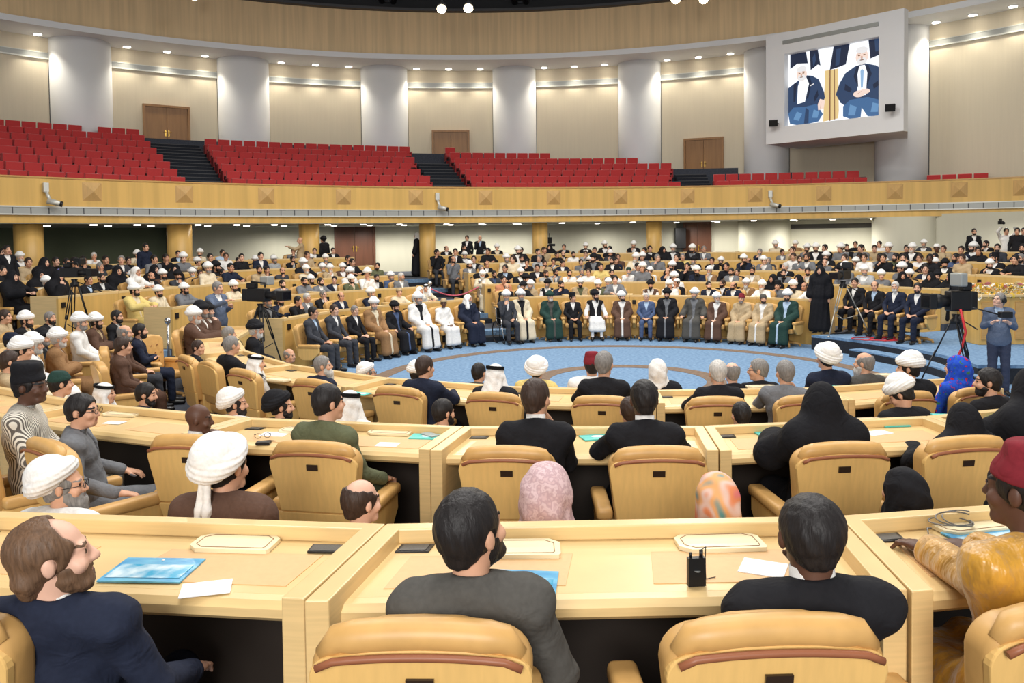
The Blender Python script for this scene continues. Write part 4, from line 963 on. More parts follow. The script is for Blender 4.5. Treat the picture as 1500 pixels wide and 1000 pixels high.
def cloth(rgb, nm='cloth'):
    key = '%s_%d_%d_%d' % ((nm,) + tuple(rgb)); new = key not in MATS
    m = mat(key, rgb, 0.85, noise=0.12, scale=(60, 60, 60), spec=0.2)
    if new:      # soft creases
        nt = m.node_tree; tc = nt.nodes.new('ShaderNodeTexCoord'); n = nt.nodes.new('ShaderNodeTexNoise'); b = nt.nodes.new('ShaderNodeBump')
        n.inputs['Scale'].default_value = 11; n.inputs['Detail'].default_value = 2; n.inputs['Distortion'].default_value = 1.2
        b.inputs['Strength'].default_value = 0.55; b.inputs['Distance'].default_value = 0.02
        nt.links.new(tc.outputs['Object'], n.inputs[0]); nt.links.new(n.outputs[0], b.inputs['Height']); nt.links.new(b.outputs[0], nt.nodes['Principled BSDF'].inputs['Normal'])
    return m
def skinm(rgb): return mat('skin_%d_%d_%d' % tuple(rgb), rgb, 0.5, noise=0.05, scale=(30, 30, 30), spec=0.35)
def hairm(rgb): return mat('hair_%d_%d_%d' % tuple(rgb), rgb, 0.55, noise=0.35, scale=(90, 90, 16), bump=0.5, spec=0.35)
M_EYE = mat('eye_dark', (44, 32, 28), 0.3)
# shared meshes
BM = {}
def get(key, fn):
    if key not in BM: BM[key] = fn()
    return BM[key]
def head_set():
    P = {}
    P['hair'] = hair_mesh('hair', .012); P['balding'] = hair_mesh('hair', .012, 'balding'); P['beard'] = beard_mesh('beard', .012); P['long_beard'] = beard_mesh('beard', .012, .07)
    P['turban'] = turban_mesh('turban', .0125); P['keffiyeh'] = hood_mesh('headscarf', .014); P['hijab'] = hood_mesh('headscarf', .014, 'hijab')
    for st in ('kufi', 'fez', 'karakul', 'pakol'): P[st] = cap_mesh('cap', .012, st)
    P['agal'] = agal_mesh(); P['glasses'] = glasses_mesh()
    return P
HS = head_set()
HS_FINE = {}
def fine_piece(nm):
    if nm not in HS_FINE:
        HS_FINE[nm] = {'hair': lambda: hair_mesh('hair', .006), 'long_hair': lambda: hair_mesh('hair', .006, 'long'), 'balding': lambda: hair_mesh('hair', .006, 'balding'), 'beard': lambda: beard_mesh('beard', .006), 'long_beard': lambda: beard_mesh('beard', .006, .07),
                       'turban': lambda: turban_mesh('turban', .006), 'turban_tail': lambda: turban_mesh('turban', .006, 'tail'), 'keffiyeh': lambda: hood_mesh('headscarf', .008), 'hijab': lambda: hood_mesh('headscarf', .008, 'hijab'), 'fez': lambda: cap_mesh('cap', .006, 'fez'),
                       'karakul': lambda: cap_mesh('cap', .006, 'karakul'), 'kufi': lambda: cap_mesh('cap', .006, 'kufi'), 'pakol': lambda: cap_mesh('cap', .006, 'pakol')}.get(nm, lambda: HS[nm])()
    return HS_FINE[nm]
def put(name, me, parent, mats, loc=None, rot=None):
    if len(me.materials) == 0: me.materials.append(None)
    o = link_mesh(name, me, parent, loc, rot)
    for i, m in enumerate(mats[:len(o.material_slots)]): o.material_slots[i].link = 'OBJECT'; o.material_slots[i].material = m
    return o
HATS = {'tw': ('turban', 'w', 'white turban'), 'tb': ('turban', 'k', 'black turban'), 'tg': ('turban', 'd', 'green turban'), 'kw': ('keffiyeh', 'w', 'white headcloth'), 'ka': ('keffiyeh', 'w', 'white headcloth and black cord'), 'ck': ('kufi', 't', 'khaki cap'),
        'cb': ('karakul', 'k', 'black cap'), 'cw': ('kufi', 'w', 'white cap'), 'cgn': ('kufi', 'd', 'green cap'), 'cgy': ('kufi', 'h', 'grey cap'), 'cr': ('fez', 'x', 'red and white cap'), 'pk': ('pakol', 'r', 'brown cap'), 'fz': ('fez', 'x', 'red cap'), 'cs': ('kufi', 'n', 'striped cap')}
PEOPLE = []
def describe(hat, beard, outfit, flags):
    kind, _, cols = outfit.partition(':'); a, _, b = cols.partition('/')
    if kind == 'ch': return 'woman in black chador'
    woman = hat.startswith('hj')
    h = HATS[hat][2] if hat in HATS else ('%s headscarf' % CN[hat[2]] if woman else {'hb': 'black hair', 'hd': 'brown hair', 'hg': 'grey hair', 'hw': 'white hair', 'ba': 'balding head', 'bs': 'shaved head', 'bg': 'balding grey head', 'hl': 'long hair'}[hat])
    o = {'s': '%s suit', 'r': '%s robe', 't': '%s shirt', 'g': '%s gown', 'v': '%s vest'}[kind] % CN[a]
    if b and kind in 's' and b != 'w': o += ' over %s' % CN[b]
    bd = {'n': '', 'b': ', dark beard', 'g': ', grey beard', 'w': ', white beard', 'lb': ', long beard', 'lw': ', long white beard', 'lg': ', long grey beard'}[beard]
    return '%s %s %s and %s%s' % ('woman' if woman else 'man', 'in' if hat in HATS or woman else 'with', h, o, bd)
def person(p, face, L, hat='hb', beard='n', outfit='s:k/w', pose='lap', right=None, yaw=0.0, nod=0.0, lean=0.0, scale=1.0, stand=False, skin='l', fine=0, flags='', tie=None, label=None, hairc=None, beardc=None, wide=1.0, group=None, where='', extra=None, K=None, legs=True, uid=None, over=None):
    over = over or {}
    """face: heading in degrees the figure looks along (0 = +Y, clockwise)"""
    h = .008 if fine == 3 else .0105 if fine == 2 else .0125 if fine else .0165
    r = rnd
    key = (pose, right, round(yaw, 2), round(nod, 2), round(lean, 2), stand, h, uid)
    K = K or skel(pose, yaw, nod, right, stand, lean); gk = (pose, right, round(lean, 2), stand, h, uid)
    root = empty('person', (p[0], p[1], L), -rad(face)); root.scale = (scale * wide, scale * (1 + (wide - 1) * .5), scale)
    kind, _, cols = outfit.partition(':'); ca, _, cb = cols.partition('/')
    def cmat(c): return cloth(tuple(max(0, min(255, v)) for v in (CC[c] if isinstance(c, str) else c)))
    woman = hat.startswith('hj') or kind == 'ch'
    sk = SK[skin]
    if skin in 'lm' and not label:
        q = r.randint(0, 2); sk = [(214, 164, 134), (204, 152, 122), (222, 176, 150)][q]
    hc = hairc or {'hb': 'k', 'hd': 'd', 'hg': 'g', 'hw': 'w', 'bg': 'g', 'ba': 'd'}.get(hat, 'k'); bcol = {'b': 'k', 'g': 'g', 'w': 'w', 'lb': 'k', 'lw': 'w', 'lg': 'g'}.get(beard, hc)
    bcol = beardc or bcol
    top = {'s': cb or 'w', 'r': cb or 'w', 't': ca, 'g': ca, 'v': cb or 'w', 'ch': 'k'}[kind]; bot = {'s': ca, 'r': cb or 'w', 't': cb or 'c', 'g': ca, 'v': cb or 'w', 'ch': 'k'}[kind]
    bmesh_ = get(('body', legs) + key, lambda: body_mesh('body', K, h, legs=legs))
    put('body', bmesh_, root, [skinm(sk), cmat(top), cmat(bot), mat('shoe_black', (24, 22, 22), 0.35), M_EYE, hairm(HAIR[bcol if beard != 'n' else hc]), skinm((178, 108, 98) if skin != 'd' else (86, 50, 44))])
    if kind == 's':
        put('jacket', get(('jacket',) + gk, lambda: jacket_mesh('jacket', K, h)), root, [cmat(ca)])
        if legs: put('trousers', get(('trousers',) + gk, lambda: trouser_mesh('trousers', K, h)), root, [over.get('pants', cmat(ca))])
        if fine >= 2 and not cb == ca:
            n_ = K['neck']; q_ = MB(); q_.lathe([(.058, .02), (.062, .06), (.060, .108), (.055, .108)], 24, (0, 0, 0)); put('shirt_collar', q_.mesh('shirt_collar', [None]), root, [cmat(cb or 'w')], (n_[0], n_[1] + .008, n_[2]), (-.18, 0, 0))
        if tie: put('tie', get(('tie',) + gk, lambda: tie_mesh(K)), root, [cloth(CC[tie])])
    elif kind == 'r':
        put('robe', get(('robe',) + gk, lambda: robe_mesh('robe', K, h)), root, [cmat(ca)])
        put('tunic', get(('tunic',) + gk, lambda: robe_mesh('tunic', K, h, g=.012, opening=0, sleeve=0, hem=.10, upto=.6)), root, [cmat(cb or 'w')])
    elif kind == 'g': put('gown', get(('gown',) + gk, lambda: robe_mesh('gown', K, h, g=.014, opening=0, sleeve=.012, hem=.09)), root, [over.get('gown', cmat(ca))])
    elif kind == 't':
        if legs: put('trousers', get(('trousers',) + gk, lambda: trouser_mesh('trousers', K, h)), root, [cmat(cb or 'c')])
        put('shirt', get(('shirt',) + gk, lambda: jacket_mesh('shirt', K, h, open_v=.12, collar=False)), root, [cmat(ca)])
    elif kind == 'v':
        put('gown', get(('gown',) + gk, lambda: robe_mesh('gown', K, h, g=.012, opening=0, sleeve=.012, hem=.25)), root, [cmat(cb or 'w')])
        put('vest', get(('vest',) + gk, lambda: vest_mesh('vest', K, h)), root, [cmat(ca)])
    elif kind == 'ch': put('chador', get(('chador',) + key, lambda: chador_mesh('chador', K, max(h, .011))), root, [cloth((26, 26, 30), 'chador')])
    hl = HP(K, (0, 0, 0)); hr = HR(K).to_euler()
    piece = (lambda n: fine_piece(n)) if fine else (lambda n: HS[n])
    if kind != 'ch':
        if hat in HATS:
            s_, c_, _ = HATS[hat]
            if 'T' in flags:
                tl = Field((-.08, -.30, -.40), (.10, -.02, .08), .008); tl.cap((-.012, -.135, .02), (-.02, -.165, -.16), .016, .018, k=.01); tl.cap((.012, -.135, .02), (.03, -.165, -.16), .016, .018, k=.02); tl.cap((-.02, -.165, -.16), (-.03, -.20, -.34), .016, .018, k=.02); tl.cap((.03, -.165, -.16), (.035, -.20, -.34), .016, .018, k=.03)
                put('turban_tail', field_mesh('turban_tail', tl, DUMMY), root, [cloth((244, 243, 240), 'turban_white')], hl, (0, 0, K['yaw']))
            put({'turban': 'turban', 'turban_tail': 'turban', 'keffiyeh': 'headscarf'}.get(s_, 'cap'), piece(s_), root, [cmat(c_) if c_ != 'w' else cloth((244, 243, 240), 'turban_white')], hl, hr if 'B' not in flags else (HR(K) @ Matrix.Rotation(.5, 3, 'X')).to_euler()).scale = (1.06,) * 3 if 'B' in flags else (1, 1, 1)
            if hat == 'ka': put('head_cord', HS['agal'], root, [cloth((24, 24, 26))], hl, hr)
            if s_ not in ('keffiyeh',) : put('hair', piece('balding'), root, [hairm(HAIR[bcol])], hl, hr)
        elif woman: put('headscarf', piece('hijab'), root, [over.get('headscarf', cmat(hat[2]))], hl, hr).scale = (over.get('hs', 1.0),) * 3
        elif hat == 'hl': put('hair', piece('long_hair'), root, [hairm(HAIR[hc])], hl, hr)
        elif hat in ('ba', 'bg'): put('hair', piece('balding'), root, [hairm(HAIR[hc])], hl, hr)
        elif hat != 'bs': put('hair', piece('hair'), root, [hairm(HAIR[hc])], hl, hr)
        if beard != 'n': put('beard', piece('long_beard' if beard[0] == 'l' and len(beard) > 1 else 'beard'), root, [hairm(HAIR[bcol])], hl, hr)
    if 'G' in flags: put('glasses', HS['glasses'], root, [M_DARK], hl, hr)
    root['category'] = 'person'
    PEOPLE.append((root, label, describe(hat, beard, outfit, flags), where, group))
    return root, K

# rows: name -> (tier, ring centre, ring radius, floor); names starting with n lie on the photographer's side
ROW = {'A': (1, AC, 6.75, 0.0), 'nA': (1, AC, 6.75, 0.0)}
for k in range(1, 7):
    ROW['%dd' % k] = (k, tier_c(k), tier_R(k) + 0.80, tier_L(k)); ROW['%da' % k] = (k, tier_c(k), tier_R(k) + 1.80, tier_L(k)); ROW['%db' % k] = (k, tier_c(k), tier_R(k) + 1.30, tier_L(k))
for k in range(1, 4):
    ROW['n%dd' % k] = (k, NEAR_C[k], NEAR_R[k] + 0.84, tier_L(k))
    if k < 3: ROW['n%da' % k] = (k, NEAR_C[k + 1], NEAR_R[k + 1] - (0.64 if k == 1 else 0.50), tier_L(k))
def valid(row, phi):
    k = ROW[row][0]
    if row == 'nA': return -150 <= phi <= -86
    if row[0] == 'n': return False
    if k == 1 and -150 < phi < -91.5: return True
    if row == 'A': return -80 <= phi <= 46
    lo, hi = {1: (-78, 50), 2: (-77.5, 61), 3: (-78, 64), 4: (-79, 65), 5: (-80, 66), 6: (-85, 66)}[k]
    return lo < phi < hi and not (-28.7 < phi < -18)
TAKEN = {}
def wrapped(a): return (a + 180) % 360 - 180
def place(px, py, only=None):
    cands = []
    for row, (k, c, R, L) in ROW.items():
        if row in ('6a', '6b') or (only and row != only): continue
        for p in ring_pts(px, py, c, R):
            ph = wrapped(phi_of(p, c))
            if p[1] < 2 or not valid(row, ph) or any(math.dist(p, q) < .8 for q in PILLARS): continue
            y = project((p[0], p[1], L + 1.245))[1]; cost = abs(y - py) + (1.2 if row.endswith('a') else 3.0 if row.endswith('b') else 0)
            cands.append((cost, row, p, ph))
    cands.sort(key=lambda t: t[0])
    for gap in (0.58, 0.48, 0.40):
        for cost, row, p, ph in cands:
            if cost > (40 if only else 12): break
            if all(math.dist(p, q) > (gap if r2 == row else gap + .08) for r2 in TAKEN for q in TAKEN[r2]):
                TAKEN.setdefault(row, []).append(p); return row, p, ph, cost
    return None
FAR = """Z 600 320
65 590 tw g r:w/k F;250 630 ck n g:w dF;430 590 kw g r:n/n F;
270 220 ba n s:k/w;335 235 hb n s:k/w;400 215 hb b s:k/w;640 215 tw n r:k/e;795 225 tw b r:k/w;815 230 hb b s:k/w;940 245 hb n t:k;985 230 hd n t:t;1025 240 ch n ch:k;1130 210 hb n s:k/w;1290 210 tw b r:k/w;1355 235 hb n t:k;1430 195 tw b r:k/w;1465 225 hb n t:k;575 240 hb n t:k;200 250 hb n t:k
320 290 ba b t:g;405 280 tw n r:c/w;470 280 hb n s:k/w;565 265 tw w t:g;710 285 tw g t:e;755 265 hd n t:e;820 290 hb b t:w;860 325 hb n t:k;950 265 hg n t:l;1080 265 hb n t:k;1125 265 ba b s:k/w;1200 275 hb b t:w;1290 270 hd n t:l;1345 270 tb b r:k/g;1470 260 tw b r:c/w
440 355 tw b s:g/w;525 350 hg g s:k/w;565 340 ba n s:k/w;700 345 hb n s:k/i;935 335 hb n s:k/w;990 330 hd b t:t;1055 315 hb n s:c/w;1120 330 hb n s:n/w;1255 325 hd n t:g;1325 310 tw n r:g/w;1400 325 hb n t:y;1485 310 hb b s:k/w
535 430 tw w r:e/w;620 420 hb b s:c/b;690 420 hb n t:u;815 400 tw b r:k/w;855 410 tb b t:l;1000 415 hd b t:l;1070 400 hb b s:g/w;1170 400 hb b t:w;1260 395 hg g s:g/w;1310 395 hd n t:w;1480 400 hb b t:g
710 510 ba g s:k/w;830 505 tb b r:k/g;885 490 tw g t:t;1010 500 tb g v:k/w;1110 485 hb b s:n/n;1250 490 tw b r:t/o;1380 490 tw b r:o/w;1455 490 tw w r:h/g
75 530 kw n g:l;120 520 ka n g:e
815 565 tw g r:e/k;1030 575 tg w r:d/h;1195 590 cb n s:k/w m;1360 565 tb lb v:k/w
Z 900 320
55 575 tw b r:r/w;235 590 hw n s:b/i;385 555 tb b r:k/g;585 555 tw g r:h/g;750 590 tw w r:r/w G;930 600 cr g r:t/t;1090 590 cgy b r:t/w;1265 570 tw b r:d/i
140 195 tw b r:k/w;220 235 hb n t:k;260 215 hb n s:k/w;355 230 ch n ch:k;430 215 tw g r:k/w;570 215 tw b r:k/g;655 225 hg n s:g/w;1065 245 hg g s:n/w;1180 205 tw g t:e;1325 195 tw n t:m;1305 230 hd n t:t;1410 220 tw b t:g;1475 215 tw b r:k/w
25 270 hd n t:r;155 255 tw w r:e/w;205 265 tw n r:g/w;315 265 hg n t:g;455 265 hb n t:k;500 260 hg n t:y;555 270 ch n ch:k;580 310 tb g r:k/w;535 325 hb n t:k;715 310 hb n s:k/w;780 315 tw b r:k/k;820 330 hb n t:k;950 300 tw b r:n/k;980 320 ba n t:g;1095 310 tw n r:g/w;1130 310 hg g s:c/w;1230 255 hb n s:g/w;1310 280 hd n t:w;1410 260 hd b s:g/w;1355 300 hd b s:g/w;1250 330 hw n s:k/w
10 310 hb n s:n/w;170 320 hb n s:g/w;205 320 tw n t:g;320 305 tb b r:n/b;420 315 tw b r:k/w
5 410 hb n s:g/w;105 385 cgn g g:w;230 395 hb n s:k/w;260 395 tw n t:w;390 390 ba n s:n/w;440 400 tw n r:w/w;605 385 tw b r:n/k;695 385 tw w r:m/w;855 390 hb b s:g/w;900 400 hb n t:k;1010 385 hb b s:t/w;1160 435 ch n ch:k;1240 400 hb b s:g/k;1345 415 ch n ch:k;1415 390 hb b s:t/w;1485 415 hjg n t:g
25 505 tw w r:e/g;265 490 tb lb v:r/w;405 490 tw n r:w/w;455 470 cw n s:k/w;500 490 hg n t:t;690 490 hb b s:n/w K;790 490 hd b s:k/w;870 495 ba b s:n/w;965 480 tw lw r:m/e;1080 495 tw lw g:w;1195 500 cb n t:g;1310 495 tw lb g:e;1390 510 ba n s:n/i;1440 500 hw n t:w
Z 1200 320
40 215 hb n t:k;155 220 tw n t:g;200 205 hb b s:k/w;265 220 hb n t:k;305 200 hb n t:g;405 220 hd n t:t;440 195 hb n t:w;505 215 tw n t:g;640 220 hb n t:k;680 220 tw w r:k/w;765 210 tw g r:c/w;860 210 cw n t:t d;910 225 hd n t:t;1040 230 hb n t:n;1125 210 tw b r:k/w;1165 240 hb n t:k;1220 220 hb b s:k/w;1305 215 hb b t:c;1490 210 hb b t:n
50 245 tw b r:k/w;295 260 hb n t:p d;330 265 hd n t:w;445 280 hb n t:g d;470 270 hb n t:k;560 270 hb b t:o;615 260 hb b t:k;735 290 hd n t:w;810 280 hb n t:k d;845 270 hb n t:k;1000 270 hb b t:b;1045 265 hd n t:t;1285 270 cb b s:k/w;1435 275 hb n t:k;1475 275 hg b s:c/w
40 325 ba n t:g;185 290 hd n t:k;185 325 tw n t:g;265 325 tw n t:l;315 325 ba b t:c;480 320 tw b r:r/w;600 350 tw n t:g;635 335 ba g t:g;775 345 hb n s:n/w;850 330 tw n t:e;920 335 tb b r:k/w;1055 315 tw b t:w;1085 335 tw b g:w;1250 340 tw b r:k/w;1340 365 hw n s:c/i;1385 360 hw n t:g;1455 410 hg n t:b;1490 405 hd n t:b
330 385 tw g r:l/w;390 445 ba n s:g/w;455 430 tw n t:g;610 435 ch n ch:k;655 415 tw b r:k/k;815 455 ch n ch:k;865 440 tb b r:k/g;960 445 ch n ch:k
Z 300 320
797 690 hb n s:c/i GF;950 670 hd n s:c/w F;1100 675 hg n s:k/w GF;1240 630 tw g r:m/e F;1395 650 tb b r:k/b GF
940 245 hb n s:k/w;805 250 hb n s:k/w;750 260 hd n t:t;650 255 hb n t:g;410 265 hb n s:n/w;270 285 hb n t:k;155 275 hd n t:w;40 280 hb n t:k;130 270 hb n t:i
245 310 hb b t:t;370 320 tw b r:k/w;510 315 tw g t:l;645 315 hb b s:k/w;725 305 tw w r:k/n;775 305 tw b r:k/w;885 295 tw g r:h/g;1050 295 hb n t:k;1080 305 hb n s:k/w;1265 350 hb b t:o
85 340 tb b r:k/k;25 340 tw g t:e;190 340 hb n t:n;130 410 hb b s:g/w;400 375 hb b t:t;455 390 hb n t:k;570 390 ba b t:c;745 385 tw w t:e;865 375 tw w g:e;920 370 tw w r:t/w;1010 375 tw n r:r/w;1065 370 tw n g:w;1190 375 tw n g:w;1440 425 hw g s:g/w;1365 435 tw g t:b;1260 440 hb b s:k/w
215 500 tw b t:e;570 485 hb b s:g/w;730 460 hb b t:g;780 460 tw b s:k/e;850 480 hb b s:g/w;950 460 hb n s:n/w;1075 460 tw b r:o/e
460 610 tb g r:k/g;555 600 hb b s:n/w K;685 610 hb n t:k;750 590 hw n s:g/w K;870 580 hg n s:k/w G;1000 580 ba n s:n/w;1060 590 hb n s:n/w G;1220 550 tw g s:n/w;1425 550 ck n g:e
25 680 tb g r:r/w;380 820 tb w r:k/w;225 800 tw w r:k/w;275 810 tw w r:k/w;180 850 hg n s:k/w;200 930 hg n t:k
Z 0 320
150 285 tw w r:n/w;210 310 hd n t:t;330 320 ch n ch:k;410 315 hb n t:k;550 305 hb n t:k;610 305 hb n t:k;775 305 hb n t:k;940 310 hb n t:k;490 325 hb n t:v;690 310 hw n t:w;735 365 hg n s:c/w;890 305 hg n s:c/w;1010 285 tw b r:e/w;1130 280 hb n s:g/w;1215 285 hb n t:k;1305 270 hb n s:k/i;1345 290 tw n t:g;1465 255 tw b t:e;1450 335 tw n t:e
95 410 ch n ch:k;295 410 ch n ch:k;430 410 ch n ch:k;865 375 ch n ch:k;1000 375 hjw n t:w;1135 360 ch n ch:k;1285 370 ch n ch:k
345 480 tw w r:e/w;650 450 hb n s:k/i;745 435 hb b s:k/w;975 450 tw b r:c/w;1110 425 ba b s:k/w;1195 415 tw b r:r/e;1305 430 tb b s:c/w;1410 410 tw w s:n/w;1465 405 hd b s:n/w
990 530 tw b r:y/e;1165 540 tw b r:e/e;1355 520 tw b r:g/g
35 650 hd n t:t;280 620 tw b r:k/e;385 600 hg b s:k/w;1430 720 tw w r:r/w;1480 650 tb g r:r/w
20 250 hb n s:n/w;60 235 hb n s:k/w;20 380 hb n t:k"""
FARSPEC = []
zx = zy = 0
for line in FAR.split('\n'):
    if line.startswith('Z'): _, zx, zy = line.split(); zx = int(zx); zy = int(zy); continue
    for it in line.split(';'):
        q = it.split()
        if not q: continue
        FARSPEC.append((zx + int(q[0]) / 5, zy + int(q[1]) / 5, q[2], q[3], q[4], q[5] if len(q) > 5 else ''))
YAWS = (-.6, -.25, 0.0, .25, .6)
unplaced = []; hist = []
FARSEATS = []
for (x, y, hat, beard, outfit, fl) in FARSPEC:
    res = place(x, y, 'A' if 'F' in fl else None)
    if res is None: unplaced.append((x, y)); continue
    row, p, ph, cost = res; k, c_, R, L = ROW[row]; hist.append(cost)
    need = height_at(x, y, p) - L; sc = max(.93, min(1.06, need / 1.245))
    face = ph + 180
    # most look towards the speaker near the screen side or straight across
    near_left = ph < -60
    yaw = rnd.choice(YAWS if not near_left else (-.25, 0, 0, .25))
    if row in ('A', 'nA'): pose, right = rnd.choice((('lap', None), ('rest', None), ('lap', None)))
    else: pose, right = rnd.choice((('lap', None), ('desk', None), ('fold', None), ('lap', 'chin')))
    if 'chin' in fl: right = 'chin'
    blk = block_name(k, ph)
    where = 'far front row' if row in ('A', 'nA') and row == 'A' else 'left front row' if row in ('A', 'nA') else '%s %s desk row' % (ROWN[k], blk) if row[-1] == 'd' else 'behind %s %s desk row' % (ROWN[k], blk)
    fine = 1 if row in ('A', 'nA', 'n1d', 'n1a', 'n2d', 'n2a') else 0
    root, K = person(p, face, L, hat, beard, outfit, pose, right, yaw, 0, 0, sc, False, 'd' if 'd' in fl else 'm' if 'm' in fl else 'l', fine, fl, 'n' if 'K' in fl else None, where=where,
                     group='seated people, ' + where)
    FARSEATS.append((row, ph, p, L, where))
print('FAR placed', len(FARSEATS), 'unplaced', len(unplaced), unplaced[:20], 'cost', np.mean(hist), np.max(hist))

# ---------------------------------------------------------------- people on this side, each placed on its own seat
def wave_cloth(name, a, b, scale, axis='X', dist=1.5):
    if name in MATS: return MATS[name]
    m = mat(name, a, 0.8, spec=0.2); nt = m.node_tree; w = nt.nodes.new('ShaderNodeTexWave'); tc = nt.nodes.new('ShaderNodeTexCoord'); cr = nt.nodes.new('ShaderNodeValToRGB')
    w.bands_direction = axis; w.inputs['Scale'].default_value = scale; w.inputs['Distortion'].default_value = dist; w.inputs['Detail'].default_value = 2
    cr.color_ramp.elements[0].color = (*lin(a), 1); cr.color_ramp.elements[1].color = (*lin(b), 1); cr.color_ramp.elements[0].position = .45; cr.color_ramp.elements[1].position = .6
    nt.links.new(tc.outputs['Object'], w.inputs[0]); nt.links.new(w.outputs[0], cr.inputs[0]); nt.links.new(cr.outputs[0], nt.nodes['Principled BSDF'].inputs['Base Color']); return m
def patch_cloth(name, cols, scale):
    if name in MATS: return MATS[name]
    m = mat(name, cols[0], 0.8, spec=0.2); nt = m.node_tree; n = nt.nodes.new('ShaderNodeTexNoise'); tc = nt.nodes.new('ShaderNodeTexCoord'); cr = nt.nodes.new('ShaderNodeValToRGB')
    n.inputs['Scale'].default_value = scale; n.inputs['Detail'].default_value = 1.0; cr.color_ramp.interpolation = 'EASE'
    while len(cr.color_ramp.elements) < len(cols): cr.color_ramp.elements.new(0.5)
    for i, c in enumerate(cols): cr.color_ramp.elements[i].position = .3 + .4 * i / (len(cols) - 1); cr.color_ramp.elements[i].color = (*lin(c), 1)
    nt.links.new(tc.outputs['Object'], n.inputs[0]); nt.links.new(n.outputs[0], cr.inputs[0]); nt.links.new(cr.outputs[0], nt.nodes['Principled BSDF'].inputs['Base Color']); return m
M_SMOCK = wave_cloth('striped_smock', (226, 220, 206), (104, 98, 92), 24, 'X', .3)
M_PINK = patch_cloth('pink_patterned_scarf', [(206, 176, 178), (188, 158, 162), (214, 188, 190), (196, 166, 170)], 45)
M_MULTI = patch_cloth('colourful_scarf', [(86, 150, 154), (226, 168, 112), (222, 190, 176), (224, 140, 96), (212, 110, 126)], 7)
M_FLORAL = patch_cloth('blue_floral_scarf', [(190, 40, 60), (30, 70, 180), (36, 78, 196), (40, 84, 200), (60, 110, 80)], 22)
M_GOLD = mat('gold_satin', (206, 152, 52), 0.34, noise=0.3, scale=(16, 16, 7), bump=1.0, spec=0.6, sheen=0.3)
M_GOLD.node_tree.nodes['Bump'].inputs['Distance'].default_value = 0.03
